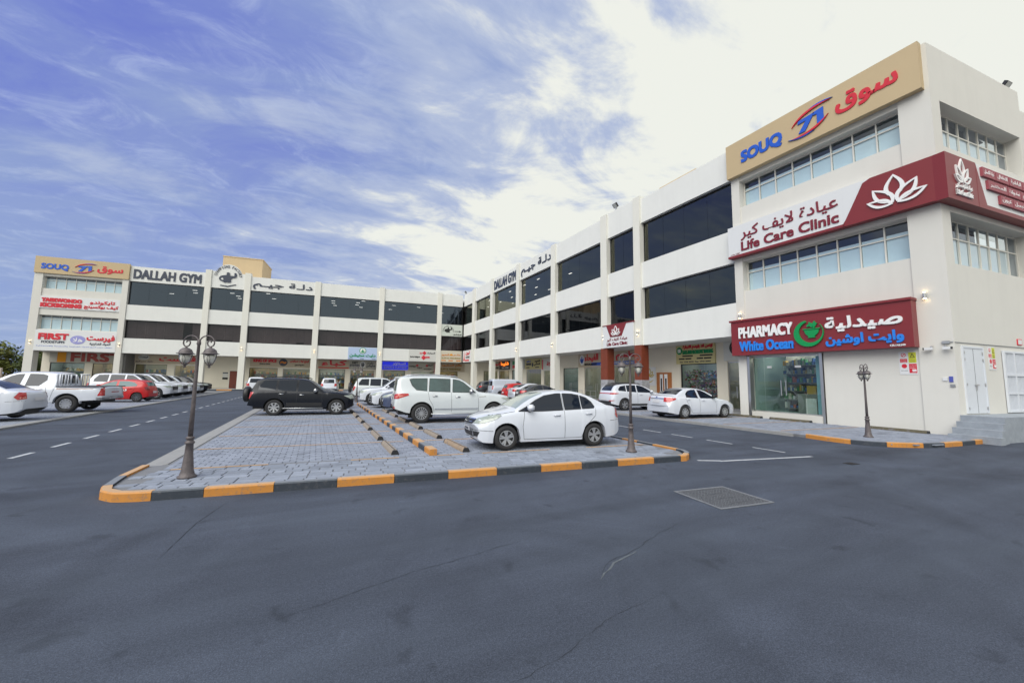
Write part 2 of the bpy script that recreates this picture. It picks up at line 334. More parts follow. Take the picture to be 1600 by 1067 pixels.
isl = [(-2.78, 8.5), (-2.68, 8.15), (-2.45, 7.9), (-2.2, yl(-2.2, KV+.14)), (8.05, yl(8.05, KV+.16)), (8.36, 7.25), (8.36, 9.2), (8.36, 56), (-2.5, 57), (-2.5, 10.0), (-2.80, 9.95)]
pav = prism('parking_pavement', JOINT, None, isl, -.02, PZ-.012, kind='structure')
# pavers -------------------------------------------------------------
random.seed(11)
ang = math.atan(S)
def inside(x, y):
    if x < -2.74 or x > 8.30: return False
    if x < -2.15 and y < 8.40 and (x+2.15)**2+(y-8.40)**2 > .36: return False
    if x < -2.5 and y > 9.7: return False
    v = y - S*x
    if v < KV+.13: return False
    if x > 7.9 and v < KV+.20+(x-7.9)*1.0: return False
    return True
def brick_mesh(bm, x, y, a, w, d, z0, z1, g=.006, dz=0, tilt=0):
    c, s_ = math.cos(a), math.sin(a); r = .006
    def P(lx, ly, z): return (x+lx*c-ly*s_, y+lx*s_+ly*c, z)
    lo = [P(g, g, z0), P(w-g, g, z0), P(w-g, d-g, z0), P(g, d-g, z0)]
    hi = [P(g+r, g+r, z1+dz), P(w-g-r, g+r, z1+dz+tilt), P(w-g-r, d-g-r, z1+dz+tilt), P(g+r, d-g-r, z1+dz)]
    A = [bm.verts.new(p) for p in lo]; B = [bm.verts.new(p) for p in hi]
    bm.faces.new(B)
    for i in range(4): bm.faces.new((A[i], A[(i+1) % 4], B[(i+1) % 4], B[i]))
front = []
v = KV+.14; row = 0
while v < 9.12:
    h = .195; x = -2.72 - random.random()*.15
    while x < 8.4:
        w = random.choice((.39, .39, .195, .28))
        cx = x+w/2; cy = yl(cx, v)+h/2
        if inside(x, yl(x, v)) and inside(x+w, yl(x+w, v)): front.append((x, yl(x, v), w, h))
        x += w
    v += h/sL*1.0+.0015; row += 1
front.sort(key=lambda q: (q[0]+q[2]/2)**2*.6+q[1]**2)
PM = {}
rest = bmesh.new(); n_ = 0
for (x, y, w, h) in front:
    if n_ < 300:
        if w not in PM:
            bm = bmesh.new(); brick_mesh(bm, 0, 0, 0, w, h, PZ-.03, PZ); PM[w] = mesh_from(bm, 'paver', PAVE2)
        o = link('paver', PM[w], pav); o.location = (x, y, random.uniform(-.003, .003)); o.rotation_euler = (0, random.uniform(-.006, .006), ang+random.uniform(-.006, .006)); n_ += 1
    else: brick_mesh(rest, x, y, ang, w, h, PZ-.03, PZ, dz=random.uniform(-.003, .003))
if len(rest.faces): link('pavers', mesh_from(rest, 'pavers', PAVE2), pav, kind='stuff')
else: rest.free()
def pave_area(par, name, x0, x1, v0, v1, z, w=.24, h=.16, m=None, clip=None):
    bm = bmesh.new(); v = v0; r = 0
    while v < v1:
        x = x0 - (r % 2)*w*.5
        while x < x1:
            a, b = max(x, x0), min(x+w, x1)
            if b-a > .06 and (clip is None or clip((a+b)/2, yl((a+b)/2, v)+h/2)): brick_mesh(bm, a, yl(a, v), ang, b-a, h, z-.03, z, dz=random.uniform(-.0025, .0025), g=.0035)
            x += w
        v += h; r += 1
    return link(name, mesh_from(bm, name, m or PAVE), par, kind='stuff')
pave_area(pav, 'parking_pavers', -2.44, 8.3, 9.24, 34, PZ)
pave_area(pav, 'parking_pavers', -2.44, 8.3, 34.04, 55.5, PZ, w=.6, h=.4)
# concrete edge strips flush with the road
prism('edge_strip', CONC, None, [(-2.98, 10.0), (-2.52, 9.72), (-2.52, 57), (-2.98, 57)], 0, .035, kind='structure')
bm = bmesh.new()
for a in range(24):
    y = 10+a*1.95
    hexa(bm, [(-2.94, y+.01, .03), (-2.5, y+.01, .09), (-2.5, y+1.93, .09), (-2.94, y+1.93, .03), (-2.94, y+.01, .04), (-2.5, y+.01, .112), (-2.5, y+1.93, .112), (-2.94, y+1.93, .04)])
link('edge_slabs', mesh_from(bm, 'edge_slabs', CONC), pav, kind='stuff')
# kerbs: alternating painted kerbstones
def kerb(name, label, path, seglens, w=.125, h=.135, first=0, z0=-.02, cat=None, inner=1):
    """path: polyline; stones laid along it, body on the left side (inner=1)"""
    root = link(name, None); root['kind'] = 'structure'
    if label: root['label'] = label
    pts = [Vector((*p, 0)) for p in path]; cum = [0]
    for a, b in zip(pts, pts[1:]): cum.append(cum[-1]+(b-a).length)
    def at(s):
        s = max(0, min(s, cum[-1]-1e-6))
        for i in range(len(pts)-1):
            if s <= cum[i+1]: return pts[i]+(pts[i+1]-pts[i])*((s-cum[i])/(cum[i+1]-cum[i]))
        return pts[-1]
    def tg(s):
        d = at(min(s+.12, cum[-1]))-at(max(s-.12, 0)); return d.normalized()
    s = 0; k = first; i = 0
    while s < cum[-1]-.05:
        L = seglens[i % len(seglens)]; e = min(s+L, cum[-1]); ns = max(1, int((e-s)/.16)) if (tg(s)-tg(e)).length > .05 else 1
        bm = bmesh.new()
        for j in range(ns):
            a, b = s+(e-s)*j/ns+(.004 if j == 0 else 0), s+(e-s)*(j+1)/ns-(.004 if j == ns-1 else 0)
            pa, pb = at(a), at(b); na = Vector((-tg(a).y, tg(a).x, 0))*w*inner; nb = Vector((-tg(b).y, tg(b).x, 0))*w*inner
            bv = .018
            lo = [pa, pb, pb+nb, pa+na]; hi = [pa+na*bv/w, pb+nb*bv/w, pb+nb*.98, pa+na*.98]
            A = [bm.verts.new((p.x, p.y, z0)) for p in lo]; B = [bm.verts.new((p.x, p.y, h-.02 if q < 2 else h)) for q, p in enumerate(lo)]; Ct = [bm.verts.new((p.x, p.y, h)) for p in hi]
            bm.faces.new(Ct)
            for q in range(4):
                bm.faces.new((A[q], A[(q+1) % 4], B[(q+1) % 4], B[q]))
                try: bm.faces.new((B[q], B[(q+1) % 4], Ct[(q+1) % 4], Ct[q]))
                except ValueError: pass
        link('kerbstone', mesh_from(bm, 'kerbstone', KOR if k % 2 == 0 else KBK), root)
        s = e; k += 1; i += 1
    return root
fk = [(-2.88, 9.95), (-2.92, 9.0), (-2.86, 8.35), (-2.76, 8.02), (-2.55, 7.80), (-2.32, 7.71), (-2.05, 7.665)] 
x = -2.05
while x < 7.6: x += .5; fk.append((x, yl(x, KV)))
fk += [(8.05, 6.68), (8.32, 6.85), (8.5, 7.12), (8.52, 7.6), (8.52, 8.9), (8.5, 9.9)]
kerb('island_kerb', 'black and orange kerb round the paved end of the car park', fk, [.9, .7, 1.15, .64, .93, .93, .93, .96, .95, .94, .94, .9, .97, .77, .5, .7, .8, .6, .6], first=0)
# divider between the two parking rows
kerb('divider_kerb', 'low black and orange kerb dividing the two parking rows', [(2.40, yl(2.4, 9.22)), (2.40, 26.9)], [.5, .62, .66, .62, .66, .62, .66, .62], w=.17, h=PZ+.13, first=0, z0=PZ-.04, inner=-1)
# right pavement and its kerb
rk = [(15.12, 7.75), (14.98, 7.1), (14.95, 6.5), (15.12, 6.0), (15.55, 5.55), (16.2, 5.18), (17.0, 4.97), (18.0, 4.85), (19.5, 4.75), (21.0, 4.62)]
kerb('corner_kerb', 'curved black and orange kerb at the corner by the pharmacy', rk, [1.35, .85, 1.0, .85, .95, .85, .75, .8, .9], first=0, h=.14)
rp = prism('right_pavement', JOINT, None, [(15.2, 8.0), (15.1, 6.6), (15.3, 6.1), (15.7, 5.7), (16.3, 5.33), (17.1, 5.12), (18, 5.0), (19.5, 4.9), (20.4, 4.85), (20.4, 5.6), (23.2, 5.6), (23.2, 57), (15.35, 57), (15.35, 8.6)], -.02, .085, kind='structure')
def rclip(x, y):
    if x < 15.22 or y > 33: return False
    return y > 4.98+max(0, (16.9-x))**1.6*.42 and not (x > 20.3 and y < 5.75)
pave_area(rp, 'pavement_pavers', 15.22, 20.3, 6.6, 35.5, .10, clip=rclip)
prism('right_edge_strip', CONC, None, [(15.06, 8.1), (15.34, 8.4), (15.34, 57), (15.06, 57)], 0, .10, kind='structure')
lp = prism('left_pavement', JOINT, None, [(-9.05, 14), (-9.05, 57.2), (-30, 59), (-30, 14)], -.02, .035, kind='structure')
pave_area(lp, 'left_parking_pavers', -15.5, -9.35, 15, 46, .05, w=.4)
prism('left_edge_strip', CONC, None, [(-9.34, 14), (-9.0, 14), (-9.0, 57.2), (-9.34, 57.2)], 0, .06, kind='structure')
# walkway along the rear wing, raised, with its kerb
ap = link('rear_walkway', None, kind='structure')
LW.box('walkway_slab', CONC, ap, -31, 20.2, -3.0, 1.9, -.02, .16)
kerb('rear_kerb', 'far black and orange kerb of the rear walkway', [tuple(LW.p(u, 2.06, 0)[:2]) for u in (-14, 19.5)], [1.6], first=0, h=.15)
RW.box('arcade_floor', CONC, link('arcade_floor', None, kind='structure'), -58, -13.5, -2.9, .15, -.02, .17)
# painted lines, dashes and the stop line: thin sheets 4 mm up
ml = link('road_markings', None, kind='structure')
def line(m, x0, y0, x1, y1, w, z, name='marking', par=None):
    d = Vector((x1-x0, y1-y0, 0)); n = Vector((-d.y, d.x, 0)).normalized()*w/2
    return sheet(name, m, [(x0-n.x, y0-n.y), (x1-n.x, y1-n.y), (x1+n.x, y1+n.y), (x0+n.x, y0+n.y)], z, par or ml)
y = 12.55
while y < 52: line(WLINE, -5.82, y, -5.80, y+.75, .10, .004, 'lane_dash'); y += 1.53
line(WLINE, -5.86, 9.9, -5.84, 10.7, .10, .004, 'lane_dash')
for y in (6.35, 7.85, 9.25, 10.6, 12.1, 13.6, 15.1, 16.6, 18.2, 19.8, 21.4, 23, 25, 27, 29, 31): line(WLINE, 11.38, y, 11.38, y+.88, .08, .004, 'lane_dash')
line(WLINE, 8.62, 6.28, 11.42, 5.74, .09, .004, 'stop_line'); line(WLINE, 8.2, 6.55, 8.7, 6.29, .1, .0042, 'stop_line')
for i in range(16):
    v_ = 9.14 if i == 0 else 9.14+2.28*i
    z = PZ+.006
    if i == 0:
        for a, b in ((-2.3, -.75), (.75, 1.72), (2.55, 3.15), (3.6, 5.35), (6.4, 8.2)): line(YLINE, a, yl(a, v_), b, yl(b, v_), .07, z, 'bay_line')
    else:
        line(YLINE, -2.4, yl(-2.4, v_), 2.25, yl(2.25, v_), .075, z, 'bay_line'); line(YLINE, 2.62, yl(2.62, v_), 8.2, yl(8.2, v_), .075, z, 'bay_line')
for i in range(8): line(YLINE, 15.5, yl(15.5, 10.4+2.3*i), 20.0, yl(20, 10.4+2.3*i), .07, .107, 'bay_line')
for i in range(15): line(WLINE, -14.5, 15.5+2.4*i, -9.4, 15.1+2.4*i, .07, .057, 'bay_line')
# asphalt cracks: narrow sunken-looking ribbons
CRK = mat('crack', (.030, .035, .044), .95, var=.3, vscale=30); CRL = mat('crack_edge', (.12, .135, .15), .95, var=.3, vscale=20)
def crack(pts, w, jag, m=CRK, z=.004):
    P = [Vector((*p, 0)) for p in pts]; out = []
    for a, b in zip(P, P[1:]):
        k = max(2, int((b-a).length/.06))
        for i in range(k): out.append(a+(b-a)*i/k)
    out.append(P[-1]); random.seed(int(abs(pts[0][0]*100)))
    bm = bmesh.new(); pr = None; off = 0
    for i, p in enumerate(out):
        off = off*.8+random.uniform(-jag, jag); t_ = i/len(out); ww = w*random.uniform(.25, 1)*(min(1, 6*t_, 6*(1-t_))+.1)
        d = (out[min(i+1, len(out)-1)]-out[max(0, i-1)]).normalized(); n = Vector((-d.y, d.x, 0))
        c = [bm.verts.new((p+n*(off+ww))+Vector((0, 0, z))), bm.verts.new((p+n*(off-ww))+Vector((0, 0, z)))]
        if pr: bm.faces.new((pr[0], pr[1], c[1], c[0]))
        pr = c
    link('crack', mesh_from(bm, 'crack', m), ml)
crack([(-1.05, 7.2), (-1.25, 6.3), (-1.32, 5.2)], .004, .002)
crack([(-2.2, 3.05), (-1.7, 2.95), (-1.15, 2.72), (-.75, 2.5), (-.3, 2.42)], .002, .009)
crack([(1.0, 2.25), (1.6, 2.38), (2.1, 2.55), (2.75, 2.62)], .0018, .014)
crack([(2.45, 3.05), (2.8, 3.3), (3.2, 3.42), (3.9, 3.7), (4.6, 3.85)], .003, .014)
crack([(2.47, 3.06), (2.82, 3.27), (3.22, 3.39)], .012, .010, CRL, .0035)
crack([(-.2, 3.6), (.3, 3.75), (.9, 3.95), (1.7, 4.05), (2.6, 4.25)], .003, .01)
# inspection hatch and drain
hatch = empty('utility_hatch', 'square steel utility hatch with raised tread set in the asphalt', 'hatch', (5.98, 4.34, .004), math.atan2(-.11, .95))
HM = mat('hatch_steel', (.085, .09, .10), .6, metal=.3, var=.3, vscale=20); HF = mat('hatch_rim', (.19, .20, .22), .7, var=.3, vscale=20)
bm = bmesh.new(); hexa(bm, [(-.5, -.44, 0), (.5, -.44, 0), (.5, .44, 0), (-.5, .44, 0), (-.5, -.44, .006), (.5, -.44, .006), (.5, .44, .006), (-.5, .44, .006)]); link('plate', mesh_from(bm, 'plate', HM), hatch)
bm = bmesh.new()
for a, b, c, d in ((-.54, .54, -.48, -.44), (-.54, .54, .44, .48), (-.54, -.5, -.44, .44), (.5, .54, -.44, .44)): hexa(bm, [(a, c, 0), (b, c, 0), (b, d, 0), (a, d, 0), (a, c, .01), (b, c, .01), (b, d, .01), (a, d, .01)])
link('rim', mesh_from(bm, 'rim', HF), hatch)
bm = bmesh.new(); random.seed(3)
for i in range(30):
    for j in range(26):
        x = -.48+i*.033; y = -.42+j*.033; r = .012 if (i+j) % 2 else .012; a = .6 if (i+j) % 2 else -.6
        if random.random() < .12 or (i//10 == 1 and j % 7 == 3): continue
        c, s_ = math.cos(a)*r, math.sin(a)*r
        w_ = .004
        bm.faces.new([bm.verts.new((x+px_, y+py_, .0115)) for px_, py_ in ((-c, -s_-w_), (c, s_-w_), (c, s_+w_), (-c, -s_+w_))])
link('tread_pattern', mesh_from(bm, 'tread', mat('hatch_tread', (.33, .35, .38), .5, metal=.2)), hatch, kind='stuff')
dr = empty('road_drain', 'small iron drain grate in the road near the corner kerb', 'drain', (11.3, 4.86, .004), -.1)
for i in range(6):
    bm = bmesh.new(); x = -.14+i*.05; hexa(bm, [(x, -.1, 0), (x+.03, -.1, 0), (x+.03, .1, 0), (x, .1, 0), (x, -.1, .006), (x+.03, -.1, .006), (x+.03, .1, .006), (x, .1, .006)]); link('bar', mesh_from(bm, 'bar', RUB), dr)
# wheel stops
def stop(name, lab, x, y, L, grp, worn_=False, along='Y', body=STOPM):
    o = empty(name, lab, 'wheel stop', (x, y, PZ if along == 'Y' and x < 10 else .10), 0, grp)
    prof = [(-.085, 0), (-.075, .05), (-.045, .10), (.045, .10), (.075, .05), (.085, 0)]
    def seg(a, b, m, nm):
        bm = bmesh.new(); P = [[bm.verts.new((px_, yy, pz_)) for px_, pz_ in prof] for yy in (a, b)]
        bm.faces.new(P[0]); bm.faces.new(P[1])
        for i in range(6): bm.faces.new((P[0][i], P[0][(i+1) % 6], P[1][(i+1) % 6], P[1][i]))
        return link(nm, mesh_from(bm, nm, m), o)
    seg(-L/2+.05, L/2-.05, body, 'body'); seg(-L/2, -L/2+.048, RUB, 'end_cap'); seg(L/2-.048, L/2, RUB, 'end_cap')
    bm = bmesh.new()
    hexa(bm, [(-.008, -L/2+.06, .10), (.008, -L/2+.06, .10), (.008, L/2-.06, .10), (-.008, L/2-.06, .10), (-.006, -L/2+.06, .104), (.006, -L/2+.06, .104), (.006, L/2-.06, .104), (-.006, L/2-.06, .104)])
    link('groove', mesh_from(bm, 'groove', RUB), o)
    return o
ordn = ['nearest', 'second nearest', 'third nearest', 'fourth nearest', 'fifth nearest', 'sixth nearest', 'seventh nearest', 'eighth nearest', 'ninth nearest']
STRIPE = worn('wheel_stop_stripe', (.34, .25, .17), .9, 9)
for i in range(6):
    stop('wheel_stop', ordn[i]+' concrete wheel stop left of the dividing kerb', 1.70, 10.12+2.28*i, 1.62, 'wheel stops left of the divider')
for i in range(6):
    o = stop('wheel_stop', ordn[i]+' concrete wheel stop right of the dividing kerb', 3.30, 9.82+2.28*i, 1.62, 'wheel stops right of the divider', body=STOPM if i else STRIPE)
for i, (y, l) in enumerate(((7.1, 'lying at the wall right of the pharmacy door'), (10.9, 'lying in front of the pharmacy glass'), (13.1, 'lying at the left pier of the pharmacy'))):
    stop('wheel_stop', 'black and yellow wheel stop '+l, 20.05, y, 1.8, 'wheel stops along the pharmacy front', body=worn('stop_dark', (.10, .085, .05), .6, 6))
# ================================================================ building helpers
def wing_window(b, fr, u0, u1, z0, z1, glass, n=-.28, npan=4, blind=0, lit=True):
    w = fr.boxes('window', FRAMED, b, [(u0, u1, n-.05, n+.03, z0, z0+.06), (u0, u1, n-.05, n+.03, z1-.08, z1), (u0, u0+.06, n-.05, n+.03, z0+.06, z1-.08), (u1-.06, u1, n-.05, n+.03, z0+.06, z1-.08)])
    k = npan
    for i in range(k):
        a = u0+.06+(u1-u0-.12)*i/k; c = u0+.06+(u1-u0-.12)*(i+1)/k
        g = fr.quad('pane', glass, w, a+.006, c-.006, n+random.uniform(-.003, .003), z0+.06, z1-.08)
    if blind:
        fr.boxes('blind', BLINDG, w, [(u0+.1+(u1-u0-.2)*i/(k*2)+.01, u0+.1+(u1-u0-.2)*(i+1)/(k*2)-.01, n-.16-.03*random.random(), n-.13, z0+.1+(random.random()*.25 if random.random() < .3 else 0), z1-.1) for i in range(k*2) if random.random() < blind])
    return w
def ceiling_lamps(b, fr, u0, u1, z, seed, name='ceiling_lamp'):
    random.seed(seed); bm = bmesh.new()
    for n in (-1.6, -3.4, -5.4, -7.4):
        u = u0+.9+random.random()*.6
        while u < u1-.8:
            if random.random() < .6: fr.bx(bm, u, u+.5, n-.05, n+.05, z-.03, z-.005)
            u += 3.4+random.random()*.6
    if len(bm.faces): link(name, mesh_from(bm, name, LAMPW), b)
    else: bm.free()
def shopfront(b, fr, u0, u1, zt, n, wallc=None, warm=True, seed=0, door=True, dark=False, z0=.17, depth=2.6):
    """glazed opening with a shallow lit shop behind it"""
    random.seed(seed); wc = wallc or mat('shop_wall_'+str(seed % 3), ((.45, .40, .32), (.35, .38, .38), (.5, .45, .38))[seed % 3], .8)
    s = fr.boxes('shopfront', FRAMED if dark else STEEL, b, [(u0, u0+.05, n-.06, n+.02, z0, zt), (u1-.05, u1, n-.06, n+.02, z0, zt), (u0+.05, u1-.05, n-.06, n+.02, zt-.06, zt), (u0+.05, u1-.05, n-.06, n+.02, z0, z0+.08)])
    k = max(1, round((u1-u0)/1.1))
    for i in range(k):
        a = u0+.05+(u1-u0-.1)*i/k; c = u0+.05+(u1-u0-.1)*(i+1)/k; fr.quad('pane', CLEAR, s, a+.008, c-.008, n-.02, z0+.08, zt-.06)
    if door:
        um = (u0+u1)/2
        for d in (-.12, .12): fr.boxes('door_handle', STEEL, s, [(um+d-.02, um+d+.02, n+.05, n+.08, z0+.75, z0+1.45), (um+d-.015, um+d+.015, n-.01, n+.05, z0+.8, z0+.83), (um+d-.015, um+d+.015, n-.01, n+.05, z0+1.37, z0+1.4)])
    fr.boxes('shop_room', wc, b, [(u0-.3, u1+.3, n-depth-.1, n-depth, z0, zt+.4), (u0-.32, u0-.3, n-depth, n-.1, z0, zt+.4), (u1+.3, u1+.32, n-depth, n-.1, z0, zt+.4), (u0-.3, u1+.3, n-depth, n-.1, zt+.38, zt+.42), (u0-.3, u1+.3, n-depth, n-.1, z0-.02, z0+.005)])
    bm = bmesh.new(); cols = [(.5, .12, .05), (.1, .25, .12), (.55, .5, .4), (.08, .15, .35), (.6, .35, .08), (.3, .28, .26), (.65, .62, .6)]
    for sh in range(4):
        z = z0+.35+sh*.55
        if z > zt-.3: break
        u = u0+.05
        while u < u1-.2:
            w = random.uniform(.08, .3); h = random.uniform(.12, .42); fr.bx(bm, u, u+w*.9, n-depth+.05, n-depth+.35, z, min(z+h, zt-.02), random.randrange(7)); u += w
        fr.bx(bm, u0, u1, n-depth+.02, n-depth+.4, z-.04, z, 5)
    link('shelves', mesh_from(bm, 'shelves', [mat('goods_%d' % i, c, .6) for i, c in enumerate(cols)]), b, kind='stuff')
    fr.boxes('shop_lamp', WARMLAMP if warm else SHOPLAMP, b, [(u0+(u1-u0)*q-.22, u0+(u1-u0)*q+.22, n-depth*.55-.22, n-depth*.55+.22, zt+.30, zt+.37) for q in ((.25, .75) if u1-u0 > 1.6 else (.5,))])
def wall_lamp(fr, u, z, n, lab, grp='wall lamps on the pilasters'):
    o = empty('wall_lamp', lab, 'wall lamp', fr.p(u, n, z), 0, grp)
    def cyl(nm, m, r, z0, z1):
        bm = bmesh.new(); bmesh.ops.create_cone(bm, cap_ends=True, segments=12, radius1=r, radius2=r, depth=z1-z0); bmesh.ops.translate(bm, verts=bm.verts, vec=Vector((fr.n.x*.10, fr.n.y*.10, (z0+z1)/2))); link(nm, mesh_from(bm, nm, m), o)
    cyl('lamp_body', STEEL, .055, -.11, .11)
    cyl('bulb', WARMLAMP, .045, .11, .122); cyl('bulb', WARMLAMP, .045, -.122, -.11)
    bm = bmesh.new(); v = [fr.n*.0-fr.u*.02, fr.n*.06-fr.u*.02, fr.n*.06+fr.u*.02, fr.n*0+fr.u*.02]
    hexa(bm, [(q.x, q.y, -.03) for q in v]+[(q.x, q.y, .03) for q in v]); link('bracket', mesh_from(bm, 'bracket', STEEL), o)
ZC, Z1, Z2, Z3, Z4, ZP = 4.39, 6.20, 8.45, 10.29, 13.22, 15.08
# ---------------------------------------------------------------- rear wing
rb = empty('rear_wing_building', 'long rear three-storey shopping wing, white with dark window bands and gym lettering', 'building', LW.p(0, 0, 0))
rb.location = (0, 0, 0)
pil = [(-13.6, -12.96), (-9.26, -8.56), (-.82, -.10), (7.80, 8.50), (16.38, 17.06)]
bays = [(-21.24, -13.6), (-12.96, -9.26), (-8.56, -.82), (-.10, 7.80), (8.50, 16.38), (17.06, 20.40)]
for i, (a, c) in enumerate(pil):
    LW.box('pilaster', PIL, rb, a, c, -.45, .14, .16, 15.18 if i > 1 else 15.5)
for i, (a, c) in enumerate(bays):
    LW.box('spandrel', WHITE, rb, a, c, -.4, 0, ZC, Z1); LW.box('spandrel', WHITE, rb, a, c, -.4, 0, Z2, Z3)
    LW.box('parapet', WHITE, rb, a, c, -.4, 0, Z4, ZP)
    wing_window(rb, LW, a, c, Z3, Z4, TINT, npan=4 if c-a > 5 else 2); wing_window(rb, LW, a, c, Z1, Z2, TINT2, npan=4 if c-a > 5 else 2, blind=.93)
    ceiling_lamps(rb, LW, a, c, Z4+.05, 20+i)
LW.box('soffit', SLAB, rb, -21.24, 20.3, -2.6, -.4, ZC+.002, ZC+.25)
LW.box('floor_slab', GREYIN, rb, -21.2, 20.3, -9, -.4, Z1-.3, Z1-.1); LW.box('floor_slab', GREYIN, rb, -21.2, 20.3, -9, -.5, Z2+.05, Z3-.1); LW.box('ceiling', GREYIN, rb, -21.2, 20.3, -9, -.5, Z4+.05, Z4+.3)
LW.box('rear_wall', GREYIN, rb, -21.2, 30, -9.2, -9.0, 0, 14.9); LW.box('roof_slab', SLAB, rb, -21.2, 30, -9.0, -.42, 14.0, 14.3)
LW.box('party_wall', GREYIN, rb, -21.23, -21.0, -9, -.5, .2, 14.9)
# arch-topped bay
bm = bmesh.new(); pts = [(-12.96, 15.082), (-9.26, 15.082), (-9.26, 15.33), (-9.7, 15.33)]+arcpts(-11.11, 15.1, 1.38, 12, 168, 18, 1.34)+[(-12.5, 15.42), (-12.96, 15.42)]
LW.poly(bm, pts, -.4, .0); link('arched_parapet', mesh_from(bm, 'arched_parapet', WHITE), rb)
# arcade wall
def arcade(b, fr, n, u0, u1, zt, openings, zlow=.16, m=ARC):
    """wall at depth n with openings [(u0,u1,ztop)]"""
    L = []; c = u0
    for a, d, zo in openings:
        if a > c: L.append((c, a, n-.2, n, zlow, zt))
        L.append((a, d, n-.2, n, zo, zt)); c = d
    if c < u1: L.append((c, u1, n-.2, n, zlow, zt))
    for q in L: fr.box('arcade_wall', m, b, *q)
rear_open = [(-20.9, -17.7, 3.15), (-16.9, -14.2, 3.15), (-8.6, -5.2, 3.0), (-4.6, -1.1, 3.0), (0.0, 3.5, 3.0), (4.2, 7.6, 3.0), (8.9, 12.1, 3.0), (13.0, 16.6, 3.0), (17.3, 20.4, 3.05)]
arcade(rb, LW, -2.6, -21.2, 22.8, ZC, rear_open)
for i, (a, c, z) in enumerate(rear_open): shopfront(rb, LW, a, c, z, -2.68, warm=i not in (4, 7), seed=40+i, dark=i % 2 == 0)
# lobby door
d_ = LW.box('door', mat('brown_door', (.17, .035, .018), .5), rb, -10.8, -9.58, -2.6, -2.54, .17, 2.5)
LW.boxes('door_handle', STEEL, d_, [(-9.80, -9.74, -2.54, -2.48, 1.2, 1.3)])
LW.boxes('door_frame', FRAMEW, d_, [(-10.86, -10.8, -2.6, -2.53, .17, 2.56), (-9.58, -9.52, -2.6, -2.53, .17, 2.56), (-10.8, -9.58, -2.6, -2.53, 2.5, 2.56)])
# stair towers on the roofs
t_ = empty('stair_tower', 'tan stair tower rising behind the arched gym parapet', 'roof tower'); LW.box('tower_wall', TAN, t_, -13.1, -8.3, -9.5, -4, 14.35, 18.5)
LW.box('coping', TAN, t_, -13.16, -8.24, -9.56, -3.94, 18.5, 18.62)
t_ = empty('stair_tower', 'tan roof structure just showing above the right wing parapet', 'roof tower'); RW.box('tower_wall', TAN, t_, -23.2, -19.6, -9.5, -5, 14.35, 18.3)
# ---------------------------------------------------------------- right wing
wb = empty('right_wing_building', 'right-hand three-storey shopping wing running back from the clinic corner', 'building')
rp_ = [(-54.25, -53.3), (-47.5, -46.75), (-39.95, -39.2), (-32.35, -31.6), (-24.75, -24.0), (-21.05, -20.4)]
rbay = [(-58.2, -54.25), (-53.3, -47.5), (-46.75, -39.95), (-39.2, -32.35), (-31.6, -24.75), (-24.0, -21.05), (-20.4, -13.5)]
BROWN = mat('brown_cladding', (.20, .045, .022), .45, var=.15, vscale=3); MARB = mat('grey_marble', (.36, .36, .38), .25, var=.4, vscale=4)
for i, (a, c) in enumerate(rp_):
    if i >= 4:
        RW.box('pilaster', PIL, wb, a, c, -.45, .14, ZC-.0, 15.25)
        bm = bmesh.new()
        k = 5
        for q in range(k): RW.bx(bm, a-.02+(c-a+.04)*q/k+.006, a-.02+(c-a+.04)*(q+1)/k-.006, .13, .17, 1.95, ZC-.002)
        RW.bx(bm, a-.02, c+.02, -.5, .13, 1.95, ZC-.002); link('cladding', mesh_from(bm, 'cladding', BROWN), wb)
        RW.box('marble_base', MARB, wb, a-.03, c+.03, -.52, .18, .17, 1.95)
    else: RW.box('pilaster', PIL, wb, a, c, -.45, .14, .17, 15.18)
for i, (a, c) in enumerate(rbay):
    RW.box('spandrel', WHITE, wb, a, c, -.4, 0, ZC, Z1); RW.box('spandrel', WHITE, wb, a, c, -.4, 0, Z2, Z3)
    RW.box('parapet', WHITE, wb, a, c, -.4, 0, Z4, 15.25 if i == 5 else (15.0 if i == 6 else ZP))
    wing_window(wb, RW, a, c, Z3, Z4, TINTR, npan=4 if c-a > 5 else 2); wing_window(wb, RW, a, c, Z1, Z2, TINT2 if i < 6 else TINTR, npan=4 if c-a > 5 else 2)
    if i < 4: ceiling_lamps(wb, RW, a, c, Z4+.05, 60+i)
RW.box('soffit', SLAB, wb, -58.2, -13.5, -2.6, -.4, ZC+.002, ZC+.25)
RW.box('floor_slab', GREYIN, wb, -58.2, -13.5, -9, -.4, Z1-.3, Z1-.1); RW.box('floor_slab', GREYIN, wb, -58.2, -13.5, -9, -.5, Z2+.05, Z3-.1); RW.box('ceiling', GREYIN, wb, -58.2, -13.5, -9, -.5, Z4+.05, Z4+.3)
RW.box('rear_wall', GREYIN, wb, -66, -13.5, -9.2, -9.0, 0, 14.9); RW.box('roof_slab', SLAB, wb, -58.2, -13.5, -9, -.42, 14.0, 14.3)
ropen = [(-56.0, -53.2, 3.1), (-52.6, -50.8, 3.1), (-50.3, -47.0, 3.1), (-46.2, -43.2, 3.1), (-42.2, -38.7, 3.1), (-38.1, -36.0, 3.1), (-34.2, -31.6, 3.1), (-30.6, -27.0, 3.1), (-26.4, -23.3, 3.1), (-19.5, -16.7, 3.1), (-15.95, -14.6, 3.15)]
arcade(wb, RW, -2.6, -60.5, -13.5, ZC, ropen, zlow=.17)
for i, (a, c, z) in enumerate(ropen): shopfront(wb, RW, a, c, z, -2.68, warm=i < 3, seed=70+i, dark=i % 3 == 0)
random.seed(77); bm = bmesh.new()
